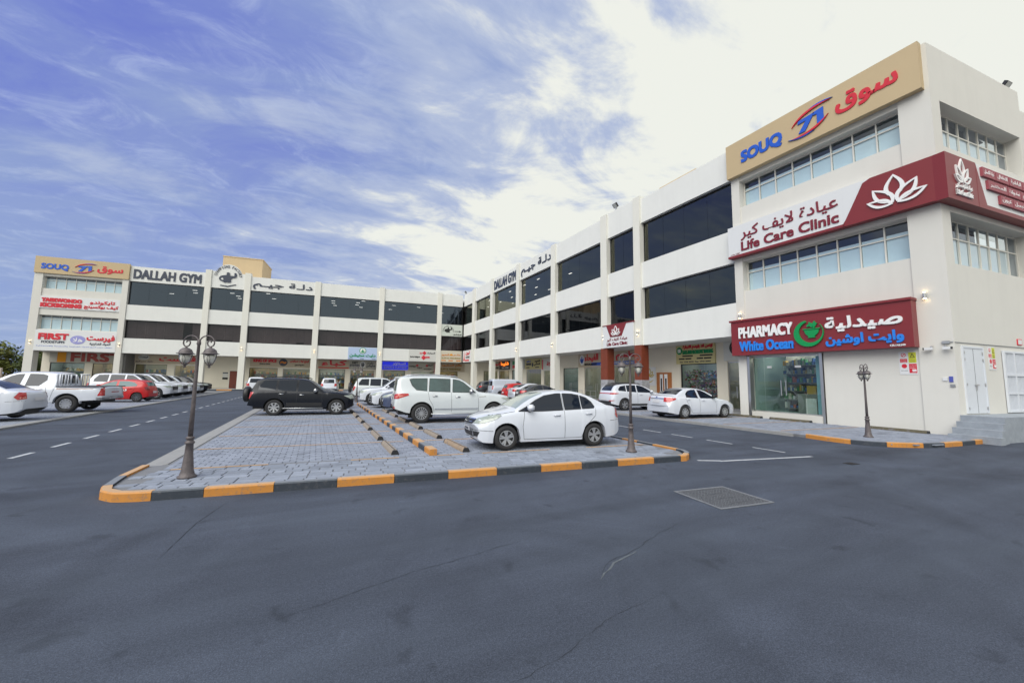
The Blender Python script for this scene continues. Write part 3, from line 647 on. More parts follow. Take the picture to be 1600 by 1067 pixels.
for k in range(900):                                                 # flowers and greenery crowding the flower shop window
    u = random.uniform(-19.35, -16.85); z = .2+2.5*random.random()**.8; n = -2.85-random.random()*.5; s_ = random.uniform(.03, .10)*(1.3 if z > 1 else .9); mi = random.choice((0, 0, 0, 0, 1, 2, 3, 4))
    a = Vector((random.uniform(-1, 1), random.uniform(-1, 1), random.uniform(-1, 1))).normalized(); b = a.orthogonal().normalized(); p = RW.p(u, n, z)
    bm.faces.new([bm.verts.new(p+a*s_), bm.verts.new(p+b*s_*.6), bm.verts.new(p-a*s_), bm.verts.new(p-b*s_*.6)]).material_index = mi
link('flower_display', mesh_from(bm, 'flower_display', [mat('foliage', (.06, .13, .04), .7), mat('bloom_pink', (.55, .12, .20), .7), mat('bloom_white', (.7, .7, .66), .7), mat('bloom_red', (.4, .03, .03), .7), mat('bloom_violet', (.28, .12, .40), .7)]), wb, kind='stuff')
wd = RW.box('door', mat('orange_wood', (.42, .15, .04), .5, var=.2, vscale=9), wb, -21.62, -20.28, -2.6, -2.52, .18, 2.53)
for a in (-21.30, -20.88):
    RW.box('door_light', LETW, wd, a, a+.28, -2.52, -2.51, .4, 2.40); RW.box('door_glass', DARK, wd, a+.07, a+.21, -2.51, -2.505, .4, 2.1)
# ---------------------------------------------------------------- right corner block
cb = empty('corner_clinic_building', 'cream corner block on the right holding the clinic and the pharmacy', 'building')
RW.box('pilaster', CREAM, cb, -13.5, -13.05, -.6, 0, .0, 13.2); 
RW.box('pilaster', CREAM, cb, -6.4, -5.46, -.6, 0, .0, 13.2)
for z0, z1, nm in ((5.15, 6.75, 'spandrel'), (8.40, 11.45, 'spandrel'), (12.95, 15.0, 'parapet')): RW.box(nm, CREAM, cb, -13.05, -6.4, -.6, -.05, z0, z1)
RW.box('parapet', CREAM, cb, -13.5, -5.46, -.6, 0, 13.2, 15.05)
RW.box('front_wall', CREAM, cb, -9.55, -6.4, -.6, -.04, 0, 5.15); RW.box('lintel', CREAM, cb, -13.05, -9.55, -.6, -.05, 3.24, 5.15)
RW.box('sill', mat('step_white', (.62, .60, .55), .6), cb, -12.85, -9.68, -.4, .06, .0, .40)
def ribbon(b, fr, u0, u1, z0, z1, n, k, tr=.36, last_dark=False):
    w = fr.boxes('window', FRAMEW, b, [(u0, u1, n-.04, n+.015, z0, z0+.05), (u0, u1, n-.04, n+.015, z1-.05, z1), (u0, u1, n-.035, n+.01, z1-tr*(z1-z0)-.025, z1-tr*(z1-z0)+.025)]+[(u0+(u1-u0-.07)*i/k+.01, u0+(u1-u0-.07)*i/k+.06, n-.045, n+.02, z0+.05, z1-.05) for i in range(k+1)])
    zt = z1-tr*(z1-z0)
    for i in range(k):
        a = u0+(u1-u0-.07)*i/k+.07; c = u0+(u1-u0-.07)*(i+1)/k
        fr.quad('pane', PALEG, w, a, c, n-.02, z0+.06, zt-.03); fr.quad('pane', PALEG, w, a, c, n-.02, zt+.03, z1-.06)
        if not (last_dark and i == k-1): fr.box('blind', BLIND2 if last_dark else BLIND, w, a-.0, c+.0, n-.075, n-.055, z0+.05, (zt+.16) if not last_dark else zt)
    return w
ribbon(cb, RW, -13.05, -6.4, 11.45, 12.95, -.42, 8); ribbon(cb, RW, -13.05, -6.4, 6.75, 8.40, -.42, 8)
# side wall (parallel to the rear wing)
SW.box('side_wall', CREAM, cb, .6, 7.25, -.7, -.0, 0, 3.28 if False else 6.35)
SW.box('side_pier', CREAM, cb, .0, .6, -.5, 0, 0.0, 15.05)
SW.box('side_wall', CREAM, cb, .6, 7.25, -.7, 0, 8.35, 10.95); SW.box('side_wall', CREAM, cb, .6, 7.25, -.7, 0, 12.80, 15.05)
SW.box('side_pier', CREAM, cb, 6.95, 7.25, -.7, 0, 6.35, 8.35); SW.box('side_pier', CREAM, cb, 6.95, 7.25, -.7, 0, 10.95, 12.80)
SW.box('side_wall', CREAM, cb, 7.25, 16, -.7, -.02, 0, 14.2)
ribbon(cb, SW, .6, 6.95, 6.35, 8.35, -.45, 8, last_dark=True); ribbon(cb, SW, .6, 6.95, 10.95, 12.80, -.45, 8, last_dark=True)
RW.box('roof_slab', SLAB, cb, -13.5, -6.2, -9, -.6, 14.0, 14.2)
RW.box('inner_wall', GREYIN, cb, -13.45, -5.7, -4.2, -4.1, 5.2, 14.0); RW.box('inner_floor', GREYIN, cb, -13.45, -6.2, -4.1, -.6, 5.6, 6.3); RW.box('inner_floor', GREYIN, cb, -13.45, -6.2, -4.1, -.6, 9.4, 10.4)
RW.box('party_wall', CREAM, cb, -13.5, -13.3, -9, -.6, 0, 14.9)
# pharmacy front
RW.box('shutter_guide', STEEL, cb, -13.02, -12.90, -.30, .02, .0, 3.24); RW.box('shutter_guide', STEEL, cb, -9.70, -9.58, -.30, .02, .0, 3.24)
random.seed(5)
ph = RW.boxes('shopfront', STEEL, cb, [(-12.86, -9.70, -.36, -.28, 3.16, 3.24), (-12.86, -9.70, -.36, -.28, .40, .45)])
for a, c in ((-12.86, -12.36), (-12.34, -11.42), (-11.40, -10.48), (-10.46, -9.70)): RW.quad('pane', CLEAR, ph, a, c, -.32, .45, 3.16)
for u in (-11.52, -11.30): RW.boxes('door_handle', STEEL, ph, [(u-.02, u+.02, -.26, -.23, 1.25, 2.0), (u-.015, u+.015, -.32, -.26, 1.3, 1.33), (u-.015, u+.015, -.32, -.26, 1.92, 1.95)])
RW.boxes('door_patch', LETW, ph, [(-12.2, -11.98, -.318, -.312, 2.62, 2.72), (-10.9, -10.62, -.318, -.312, 2.62, 2.72)])
PW = mat('pharmacy_wall', (.32, .40, .38), .7)
RW.boxes('shop_room', PW, cb, [(-13.0, -9.6, -3.7, -3.6, .4, 3.9), (-13.05, -13.0, -3.6, -.6, .4, 3.9), (-9.6, -9.55, -3.6, -.6, .4, 3.9), (-13.0, -9.6, -3.6, -.6, 3.7, 3.75), (-13.0, -9.6, -3.6, -.4, .36, .405)])
RW.boxes('shop_lamp', SHOPLAMP, cb, [(-12.2, -11.6, -2.3, -1.7, 3.6, 3.68), (-11, -10.4, -2.3, -1.7, 3.6, 3.68)])
bm = bmesh.new()
for sh in range(6):
    z = .6+sh*.44; u = -12.3
    RW.bx(bm, -12.3, -10.75, -2.2, -1.85, z-.04, z-.01, 5)
    while u < -10.85:
        w = random.uniform(.06, .16); RW.bx(bm, u, u+w*.85, -2.15, -1.9, z, z+random.uniform(.12, .34), random.randrange(7)); u += w
RW.bx(bm, -12.3, -10.75, -2.25, -2.2, .4, 3.3, 5); RW.bx(bm, -10.6, -10.15, -.9, -.5, .42, 1.15, 6); RW.bx(bm, -11.3, -10.2, -1.5, -1.2, .42, 1.35, 5); RW.bx(bm, -10.9, -10.5, -1.45, -1.25, 1.35, 1.75, 4)
link('shelves', mesh_from(bm, 'shelves', [bpy.data.materials['goods_%d' % i] for i in range(7)]), cb, kind='stuff')
RW.box('glass_sticker', mat('pale_blue_film', (.38, .60, .70), .5), cb, -10.02, -9.72, -.36, -.35, .46, 3.14)
# service doors and steps on the side wall
DW = mat('white_steel_door', (.66, .69, .74), .4, var=.04, vscale=3)
sdv = SW.box('door', DW, cb, .47, 1.80, 0, .03, .87, 3.22)
SW.boxes('door_gap', RUB, sdv, [(1.13, 1.142, .03, .034, .88, 3.2)])
for u in (.50, 1.77):
    for z in (1.05, 1.9, 2.8, 3.05): SW.boxes('hinge', STEEL, sdv, [(u-.02, u+.02, .03, .055, z-.05, z+.05)])
SW.boxes('door_handle', STEEL, sdv, [(1.02, 1.26, .05, .08, 1.87, 1.91), (1.10, 1.14, .03, .06, 1.68, 1.9)])
SW.boxes('door_frame', DW, sdv, [(.40, .47, 0, .05, .87, 3.29), (1.80, 1.87, 0, .05, .87, 3.29), (.47, 1.80, 0, .05, 3.22, 3.29)])
gt = empty('barred_gate', 'white barred steel gate at the far right of the side wall', 'gate')
SW.boxes('gate_frame', DW, gt, [(3.26, 3.34, .02, .08, .87, 3.22), (4.0, 4.1, .02, .08, .87, 3.22), (3.34, 4.0, .02, .08, 3.14, 3.22), (3.34, 4.0, .02, .08, 2.25, 2.33), (3.34, 4.0, .02, .08, 1.55, 1.61), (3.34, 4.0, .02, .08, .87, .95), (4.1, 6.4, .02, .08, 3.14, 3.22), (4.1, 6.4, .02, .08, 2.25, 2.33), (4.1, 6.4, .02, .08, 1.55, 1.61), (4.1, 6.4, .02, .08, .87, .95)])
SW.boxes('backing', mat('gate_back', (.40, .42, .46), .8), gt, [(3.34, 6.4, .002, .012, .9, 3.2)])
u = 3.42
while u < 6.35:
    if not 3.98 < u < 4.12: SW.box('bar', DW, gt, u, u+.03, .03, .06, .95, 3.14)
    u += .105
CS = mat('step_concrete', (.30, .33, .37), .85, var=.2, vscale=4, bump=.3, bscale=30)
stp = empty('concrete_steps', 'grey concrete steps and landing below the service doors', 'steps')
for i in range(4): SW.box('step', CS, stp, -.95+.3*i, -.65+.3*i if i < 3 else 9.0, 0, 1.02+.06*(3-i), .0, .2*(i+1)+.03)
# ================================================================ left corner block
lb = empty('left_corner_building', 'tall cream block at the left end of the rear wing, SOUQ sign on top', 'building')
LW.box('pilaster', CREAM, lb, -29.73, -28.98, -.75, .1, .16, 13.32); LW.box('pilaster', CREAM, lb, -21.84, -21.26, -.75, .1, .16, 13.32)
for z0, z1, nm in ((ZC, 6.88, 'spandrel'), (8.52, 11.60, 'spandrel'), (13.06, 15.2, 'parapet')): LW.box(nm, CREAM, lb, -28.98, -21.84, -.6, -.0, z0, z1)
LW.box('parapet', CREAM, lb, -29.73, -21.26, -.75, -.001, 13.32, 15.22) if False else None
ribbon(lb, LW, -28.98, -21.84, 11.60, 13.06, -.4, 8, tr=.3); ribbon(lb, LW, -28.98, -21.84, 6.88, 8.52, -.4, 8, tr=.25)
LW.box('left_side_wall', CREAM, lb, -29.73, -29.45, -9, -.75, ZC, 15.2); LW.box('roof_slab', SLAB, lb, -29.4, -21.3, -9, -.6, 14.2, 14.4)
LW.box('inner_wall', GREYIN, lb, -29.4, -21.3, -4.2, -4.1, 4.6, 14.0); LW.box('inner_floor', GREYIN, lb, -29.4, -21.3, -4.1, -.6, 5.6, 6.6); LW.box('inner_floor', GREYIN, lb, -29.4, -21.3, -4.1, -.6, 9.4, 10.9)
LW.box('soffit', SLAB, lb, -29.6, -21.3, -9, -.75, ZC+.002, ZC+.2); LW.box('roof_edge', CREAM, lb, -29.73, -28.99, -.75, -.01, 13.32, 15.2); LW.box('roof_edge', CREAM, lb, -21.83, -21.26, -.75, -.01, 13.32, 15.2)
arcade(lb, LW, -2.6, -29.7, -21.26, ZC, [(-28.95, -25.8, 3.14), (-25.05, -22.0, 3.14)])
shopfront(lb, LW, -28.95, -25.8, 3.14, -2.68, warm=False, seed=91, dark=True); shopfront(lb, LW, -25.05, -22.0, 3.14, -2.68, warm=True, seed=92, dark=True)
# ================================================================ signs
def sign(name, label, fr, u0, u1, z0, z1, n0, n1, m, group=None, edge=None):
    o = empty(name, label, 'sign', (0, 0, 0), 0, group)
    bm = bmesh.new(); fr.bx(bm, u0, u1, n0, n1, z0, z1); link('panel', mesh_from(bm, 'panel', m), o)
    return o
def petal(c, L, w, a, n=10, ins=0.0):
    """leaf outline from base point c, length L, half-width w, direction a (deg)"""
    ca, sa = math.cos(R_(a)), math.sin(R_(a)); o = []
    for s in (1, -1):
        for i in range(n+1):
            t = i/n if s == 1 else 1-i/n
            if s == -1 and (i == 0 or i == n): continue
            x = ins+(L-2*ins)*t; y = s*max(0, w-ins)*math.sin(math.pi*t**.85)
            o.append((c[0]+x*ca-y*sa, c[1]+x*sa+y*ca))
    return o
def ring(fr, outer, inner, bm, n0, n1):
    k = min(len(outer), len(inner))
    A = [[bm.verts.new(fr.p(u, n, z)) for u, z in pts[:k]] for pts, n in ((outer, n0), (inner, n0), (outer, n1), (inner, n1))]
    for i in range(k):
        j = (i+1) % k
        bm.faces.new((A[2][i], A[2][j], A[3][j], A[3][i])); bm.faces.new((A[0][i], A[0][j], A[2][j], A[2][i])); bm.faces.new((A[1][i], A[1][j], A[3][j], A[3][i]))
def lotus(fr, par, m, u0, u1, z0, z1, n, d=.04):
    bm = bmesh.new(); W_, H_ = u1-u0, z1-z0
    def pt(L): return [(u0+W_*x, z0+H_*y) for x, y in L]
    for c, L, w, a in (((.5, .20), .82, .19, 90), ((.47, .04), .74, .17, 121), ((.53, .04), .74, .17, 59), ((.46, .0), .56, .15, 152), ((.54, .0), .60, .15, 28)):
        d += .004; ring(fr, pt(petal(c, L, w, a)), pt(petal(c, L, w, a, ins=.08)), bm, n, n+d)
    link('emblem', mesh_from(bm, 'emblem', m), par)
def souq(fr, par, u0, u1, z0, z1, n):
    """SOUQ / arrow-like 71 between two swooshes / Arabic souq, over the box"""
    W_, H_ = u1-u0, z1-z0
    def bx(a, b, c, d): return (u0+W_*a, u0+W_*b, z0+H_*c, z0+H_*d)
    letters(fr, 'SOUQ', LETBLUE, par, *bx(.01, .33, .06, .70), n, .035, .045)
    letters(fr, 'سوق', LETRED, par, *bx(.67, .99, .10, .86), n, .035, .03)
    a, b, c, d = bx(.37, .66, -.02, 1.02)
    emblem(fr, [[(.26, .66), (.62, .72), (.40, .16), (.25, .16), (.43, .56), (.24, .54)], [(.58, .72), (.80, .76), (.80, .22), (.665, .22), (.665, .60), (.60, .60)]], LETBLUE, par, a, b, c, d, n, .05, 'numeral')
    emblem(fr, [crescent((.10, .52), (.95, .90), .14, .22), crescent((.90, .40), (.08, .06), .13, .21)], LETRED, par, a, b, c, d, n, .065, 'swoosh')
    emblem(fr, [crescent((.40, .86), (1.0, .92), .09, .17), crescent((.60, .04), (.0, .10), .07, .15)], LETBLUE, par, a, b, c, d, n, .055, 'swoosh')
sg = sign('roof_sign', 'large tan SOUQ 71 sign along the top of the right corner block', RW, -13.55, -5.60, 13.18, 15.10, .0, .28, TANP)
souq(RW, sg, -12.75, -6.15, 13.55, 14.75, .28)
sg = sign('roof_sign', 'small distant SOUQ 71 sign on top of the left corner block', LW, -29.75, -21.25, 13.34, 15.26, .0, .22, TANP)
souq(LW, sg, -29.25, -21.75, 13.65, 14.85, .22)
# clinic sign, wraps the corner
sg = sign('clinic_sign', 'white and maroon Life Care Clinic sign wrapping the corner block with lotus emblem', RW, -13.58, -8.28, 8.72, 10.33, .02, .34, SIGNW)
RW.box('bottom_trim', MAROON, sg, -13.6, -8.28, .02, .36, 8.60, 8.718)
bm = bmesh.new(); RW.poly(bm, [(-8.30, 8.60), (-5.36, 8.60), (-5.36, 10.33), (-7.3, 10.33), (-7.55, 10.22), (-8.22, 8.86), (-8.30, 8.74)], .02, .36); link('maroon_panel', mesh_from(bm, 'maroon', MAROON), sg)
bm = bmesh.new(); RW.poly(bm, [(-8.281, 8.722), (-8.281, 10.33), (-7.30, 10.33), (-7.58, 10.2), (-8.2, 8.86)], .02, .345); link('panel', mesh_from(bm, 'panel', SIGNW), sg)
letters(RW, 'عيادة لايف كير', LETMAR, sg, -12.85, -8.45, 9.42, 10.12, .34, .03, .012)
letters(RW, 'Life Care Clinic', LETMAR, sg, -12.85, -8.45, 8.86, 9.36, .34, .03, .035)
letters(RW, 'L.C.No. 122067', LETMAR, sg, -13.45, -12.95, 8.75, 8.82, .34, .01)
lotus(RW, sg, LETW, -7.40, -5.75, 8.95, 10.12, .36)
SW.box('side_panel', MAROON, sg, -.36, 1.75, .0, .36, 8.58, 10.33); 
bm = bmesh.new(); SW.poly(bm, [(1.752, 10.33), (9.5, 10.33), (9.5, 8.75), (2.35, 8.75)], .0, .34); link('side_panel', mesh_from(bm, 'side', SIGNW), sg)
bm = bmesh.new(); SW.poly(bm, [(1.752, 8.58), (9.5, 8.58), (9.5, 8.748), (2.352, 8.748), (1.752, 10.3)], .0, .365); link('side_trim', mesh_from(bm, 'trim', MAROON), sg)
lotus(SW, sg, LETW, .15, 1.15, 9.30, 10.22, .36)
letters(SW, 'عيادة لايف كير', LETW, sg, .15, 1.25, 9.02, 9.26, .36, .05, .012); letters(SW, 'Life Care Clinic', LETW, sg, .15, 1.25, 8.78, 8.98, .36, .05, .04)
MPL = mat('maroon_plate', (.30, .06, .08), .5)
deps = ['عيادة الاسنان', 'الاطفال', 'الباطنية', 'جلدية', 'المختبر', 'نساء وولادة', 'العظام', 'انف واذن', 'عيون', 'تجميل', 'طب عام', 'اشعة']
k = 0
for row_, (ua, z) in enumerate(((2.1, 9.86), (2.45, 9.40), (3.3, 8.94))):
    u = ua
    for j in range(4):
        w = (1.0, 1.05, 1.1, 1.0)[j] if row_ != 1 else (1.5, 1.1, 1.0, 1.0)[j]
        SW.box('plate', MPL, sg, u, u+w-.05, .34, .42, z, z+.36); letters(SW, deps[k % 12], LETW, sg, u+.12, u+w-.17, z+.08, z+.28, .42, .008); k += 1; u += w
# pharmacy sign
sg = sign('pharmacy_sign', 'maroon PHARMACY White Ocean sign with green mortar emblem above the glass front', RW, -13.55, -6.36, 3.28, 5.06, .0, .44, MAROON)
RW.box('top_trim', MAROON, sg, -13.62, -6.33, .0, .50, 5.06, 5.16)
letters(RW, 'PHARMACY', LETW, sg, -13.12, -10.48, 4.16, 4.74, .44, .05, .045)
letters(RW, 'White Ocean', SKYBLUE, sg, -13.10, -10.48, 3.48, 4.0, .44, .05, .04)
letters(RW, 'صيدلية', LETW, sg, -9.18, -6.62, 4.08, 4.74, .44, .05, .03); letters(RW, 'وايت اوشين', SKYBLUE, sg, -9.18, -6.62, 3.46, 3.98, .44, .05, .035)
letters(RW, 'CR:146349', LETW, sg, -7.05, -6.60, 3.33, 3.41, .44, .02, .04)
GRN = mat('sign_green', (.0, .27, .07), .4); CX, CZ, RR = -9.83, 4.12, .60
def mapc(pts, r=RR): return [(CX+x*r, CZ+y*r) for x, y in pts]
bm = bmesh.new(); o1 = arcpts(0, 0, 1, 100, 400, 30); i1 = [(x*.80+.16, y*.80+.10) for x, y in arcpts(0, 0, 1, 400, 100, 30)]
P = o1+i1[1:-1]; RW.poly(bm, mapc(P), .44, .52); link('emblem', mesh_from(bm, 'emblem', GRN), sg)
bm = bmesh.new()
RW.poly(bm, mapc([(-.28, .24), (.72, .24), (.64, -.02), (.44, -.20), (.40, -.26), (.48, -.34), (-.06, -.34), (.02, -.26), (-.02, -.20), (-.2, -.02)]), .44, .51)
RW.poly(bm, mapc([(-.36, .28), (.80, .28), (.80, .36), (-.36, .36)]), .44, .515); RW.poly(bm, mapc([(.3, .38), (.42, .38), (.62, .72), (.52, .76)]), .44, .51)
RW.poly(bm, mapc(petal((.30, .42), .5, .12, 118)), .44, .512); RW.poly(bm, mapc(petal((.36, .5), .42, .10, 78)), .44, .508); RW.poly(bm, mapc(petal((-.1, .5), .34, .08, 40)), .44, .506)
link('emblem', mesh_from(bm, 'emblem', GRN), sg)
# gym lettering straight on the parapets
def bare(name, label, grp=None): return empty(name, label, 'sign', (0, 0, 0), 0, grp)
g_ = bare('gym_lettering', 'dark slate DALLAH GYM letters on the rear wing parapet at far left'); letters(LW, 'DALLAH GYM', LETGREY, g_, -20.9, -14.0, 13.55, 14.75, 0, .05, .042)
g_ = bare('gym_lettering', 'dark slate Arabic gym letters right of the arched rear parapet'); letters(LW, 'دلـة جيـم', LETGREY, g_, -8.3, -1.15, 13.45, 14.62, 0, .05, .022)
g_ = bare('gym_lettering', 'narrow-looking DALLAH GYM letters on the right wing parapet'); letters(RW, 'DALLAH GYM', LETGREY, g_, -46.5, -40.15, 13.5, 14.70, 0, .05, .042)
g_ = bare('gym_lettering', 'dark slate Arabic gym letters on the right wing parapet'); letters(RW, 'دلـة جيـم', LETGREY, g_, -38.9, -32.45, 13.5, 14.7, 0, .05, .022)
# strong-man emblem with letters on an arch
def letters_arc(fr, s, m, par, cu, cz, r, a0, a1, h, n, d=.05):
    bm = bmesh.new()
    for i, ch in enumerate(s):
        if ch == ' ': continue
        V, F = txmesh(ch); a = R_(a0+(a1-a0)*i/(len(s)-1)); w = h*(.62 if ch != 'I' else .2)
        for dn in (0, 1):
            v = []
            for x, y in V:
                X = (x-.5)*w+(dn-.5)*.07*h; Y = r+y*h
                v.append(bm.verts.new(fr.p(cu+Y*math.cos(a)+X*math.sin(a), n+d+dn*.002, cz+Y*math.sin(a)-X*math.cos(a))))
            for p in F:
                try: bm.faces.new([v[j] for j in p])
                except ValueError: pass
    link('lettering', mesh_from(bm, 'lettering', m), par)
MAN = [(.30, .16), (.22, .24), (.08, .30), (.0, .40), (.0, .55), (.10, .68), (.26, .74), (.40, .76), (.42, .84), (.40, .94), (.47, 1.0), (.56, .98), (.60, .90), (.58, .80), (.60, .74), (.74, .74), (.84, .72), (.86, .84), (.84, .96), (.90, 1.0), (.96, .98), (1.0, .82), (.98, .66), (.90, .60), (.78, .56), (.70, .50), (.66, .38), (.70, .26), (.62, .18), (.46, .20)]
HOLE = [(.10, .44), (.16, .38), (.26, .36), (.24, .48), (.18, .52)]
g_ = bare('gym_emblem', 'strong-man silhouette under CHAMPIONS FACTORY letters on the arched parapet')
emblem(LW, [MAN], LETGREY, g_, -12.15, -10.2, 13.72, 15.38, .0, .08); emblem(LW, [HOLE], WHITE, g_, -12.15, -10.2, 13.72, 15.38, .081, .01); emblem(LW, [[(0, .3), (.45, 0), (1, .8), (.98, 1), (.45, .35), (.05, .55)]], LETGREY, g_, -12.0, -10.2, 13.42, 13.86, .0, .06, 'banner')
letters_arc(LW, 'CHAMPIONS FACTORY', LETGREY, g_, -11.15, 14.75, 1.22, 172, 8, .34, .0)
g_ = sign('gym_emblem', 'small CHAMPIONS FACTORY sign with arrow beside the inner corner', LW, 17.08, 20.38, 8.5, 10.25, 0, .06, mat('sign_pale_green', (.60, .64, .58), .5))
emblem(LW, [MAN], LETBLK, g_, 17.55, 18.75, 8.85, 9.85, .06, .03); letters_arc(LW, 'CHAMPIONS FACTORY', LETBLK, g_, 18.15, 9.2, .72, 180, 0, .18, .06, .02)
emblem(LW, [[(0, .35), (.7, .35), (.7, 0), (1, .5), (.7, 1), (.7, .65), (0, .65)]], LETBLK, g_, 19.15, 20.2, 9.1, 9.4, .06, .02, 'arrow'); letters(LW, 'للاشتراك الدخول', LETBLK, g_, 18.95, 20.25, 8.58, 8.9, .06, .01, .03)
# left corner block signs
g_ = sign('martial_arts_sign', 'white panel with red TAEKWONDO KICKBOXING lettering on the left corner block', LW, -29.0, -21.82, 9.30, 10.72, 0.0, .10, SIGNW)
letters(LW, 'TAEKWONDO', LETRED, g_, -28.85, -25.3, 10.02, 10.50, .10, .04, .09); letters(LW, 'KICKBOXING', LETRED, g_, -28.9, -25.3, 9.42, 9.93, .10, .04, .09)
letters(LW, 'تايكوندو', LETRED, g_, -24.6, -22.3, 9.98, 10.48, .10, .04, .03); letters(LW, 'كيف بوكسينج', LETRED, g_, -25.1, -21.95, 9.40, 9.94, .10, .04, .03)
g_ = sign('food_store_sign', 'white FIRST FOODSTUFFS sign board over the left corner shop', LW, -29.0, -21.82, 4.42, 6.80, 0.0, .12, SIGNW)
letters(LW, 'FIRST', LETRED, g_, -28.7, -26.1, 5.68, 6.42, .12, .05, .06); letters(LW, 'FOODSTUFFS', LETGREY, g_, -28.4, -26.4, 5.28, 5.56, .12, .02, .04); letters(LW, 'فيرست', LETRED, g_, -24.5, -21.95, 5.55, 6.40, .12, .05, .03)
letters(LW, 'للمواد الغذائية', LETGREY, g_, -24.2, -22.3, 5.16, 5.5, .12, .02, .02)
emblem(LW, [arcpts(.5, .5, .5, 0, 345, 24)], mat('sign_lilac', (.30, .30, .62), .5), g_, -25.95, -24.6, 5.25, 6.25, .12, .02); letters(LW, 'هلا', LETW, g_, -25.7, -24.85, 5.5, 6.0, .14, .01, .02)
letters(LW, 'حقوق حصر البيع للمواد الغذائية والتموينية والاستهلاكية', LETBLUE, g_, -28.8, -22.1, 4.86, 5.02, .12, .01)
# arcade shop signs (on the recessed wall)
def shop_sign(label, fr, u0, u1, z0, z1, base, items, n=-2.6, grp='shop signs under the arcade'):
    o = sign('shop_sign', label, fr, u0, u1, z0, z1, n+.003, n+.12, base, grp)
    for it in items:
        s, a, b, c, d, m = it[:6]; bo = it[6] if len(it) > 6 else .04
        U0, U1, A0, A1 = u0+(u1-u0)*a, u0+(u1-u0)*b, z0+(z1-z0)*c, z0+(z1-z0)*d
        if s == '#': fr.box('stripe', m, o, U0, U1, n+.12, n+.13, A0, A1)
        elif s == '@': emblem(fr, [arcpts(.5, .5, .5, 0, 348, 24)], m, o, U0, U1, A0, A1, n+.12, .015)
        else: letters(fr, s, m, o, U0, U1, A0, A1, n+.12, .03, bo)
    return o
CRM = mat('sign_cream', (.52, .44, .33), .6); CRM2 = mat('sign_grey_cream', (.48, .46, .40), .6); YEL = mat('sign_yellow', (.62, .55, .28), .6)
BLUS = mat('sign_blue', (.02, .03, .55), .5, emit=(.02, .03, .6), estr=.35); REDS = mat('sign_red', (.55, .04, .02), .5); WHS = mat('sign_off_white', (.60, .60, .57), .6); DKS = mat('sign_dark', (.05, .05, .06), .6)
YL2 = mat('letter_amber', (.72, .30, .01), .5)
shop_sign('cream 1 FIRST shop sign deep inside the left corner arcade', LW, -29.0, -21.9, 3.18, 4.38, CRM2, [('1', .10, .21, .02, 1.15, YL2, .12), ('FIRST', .27, .96, .1, 1.0, mat('letter_brick', (.33, .05, .04), .5), .06)])
shop_sign('cream Arabic FIRST shop sign behind the left street lamp', LW, -21.25, -14.1, 3.30, 4.38, CRM, [('فيرست', .38, .92, .10, .92, LETRED, .03), ('@', .08, .24, .35, 1.0, WHS), ('فيرست', .10, .22, .55, .85, LETGREY, .02), ('حقوق حصر البيع', .05, .30, .08, .28, LETGREY, .02)])
shop_sign('cream KING OF SPICE sign above the shop behind the black SUV', LW, -8.55, -1.0, 3.16, 4.34, CRM, [('KING OF SPICE', .05, .42, .52, .90, LETRED, .07), ('SPICES & COFFEE', .15, .32, .26, .40, LETBLK, .05), ('@', .46, .60, .12, .98, LETGREY), ('~', .48, .58, .4, .7, LETOR, .1), ('كينج اوف سبايس', .64, .96, .50, .92, LETRED, .03), ('مطبخ اسيوي', .72, .88, .14, .40, LETBLK, .03)])
shop_sign('tan sign with a sweeping red Arabic word and red base stripe', LW, -.08, 4.0, 3.14, 4.36, CRM, [('#', 0, 1, 0, .14, REDS), ('كباء', .1, .92, .20, .98, LETRED, .04)])
shop_sign('grey DIET STATION sign above the dark jeep-like SUV', LW, 4.05, 7.75, 3.12, 4.34, CRM2, [('DIET', .10, .32, .62, .88, LETBLK, .05), ('STATION', .02, .38, .28, .56, LETGREY, .05), ('@', .40, .60, .15, .92, LETW), ('@', .43, .57, .24, .83, LETGREY), ('دايت', .68, .90, .58, .9, LETBLK, .03), ('ستيشن', .63, .98, .2, .6, LETGREY, .03), ('#', 0, 1, .03, .06, LETGREY)])
shop_sign('glowing blue shop sign at the right part of the rear arcade', LW, 8.7, 12.5, 3.14, 4.34, BLUS, [('للستائر', .4, .9, .55, .98, LETW, .03), ('BLINDS & CURTAINS', .05, .95, .12, .42, mat('letter_pale_blue', (.30, .32, .85), .5), .05), ('#', 0, 1, .5, .53, LETW)])
def diamond(fr, o, u, z, r, m, n): emblem(fr, [[(.5, 0), (1, .5), (.5, 1), (0, .5)]], m, o, u-r, u+r, z-r, z+r, n, .02)
o = shop_sign('beige sign with two small red diamonds under the white diamond sign', LW, 12.6, 16.35, 3.10, 4.34, CRM2, [('SAMEJA', .02, .30, .35, .58, LETBLK), ('صوفيا', .35, .55, .2, .5, LETBLK, .02), ('الموقع', .78, .98, .52, .78, LETBLK, .03), ('SAMEJA', .62, .95, .08, .24, LETBLK)]); diamond(LW, o, 13.9, 3.85, .22, LETRED, -2.48); diamond(LW, o, 15.4, 3.85, .22, LETRED, -2.48)
o = shop_sign('narrow vertical pink sign beside the beige diamond sign', LW, 16.5, 17.1, .9, 4.3, mat('sign_pink', (.55, .40, .38), .6), [('#', .25, .75, .55, .95, LETRED), ('#', .3, .7, .3, .42, LETRED)])
shop_sign('cream inner bakery sign with amber lettering in the rear corner', LW, 17.3, 21.5, 3.05, 4.30, CRM, [('عالم المخبوز', .1, .9, .52, .95, LETOR, .03), ('ALAM AL MAKHBOOZ', .05, .85, .14, .42, mat('letter_olive', (.30, .22, .06), .5), .05)])
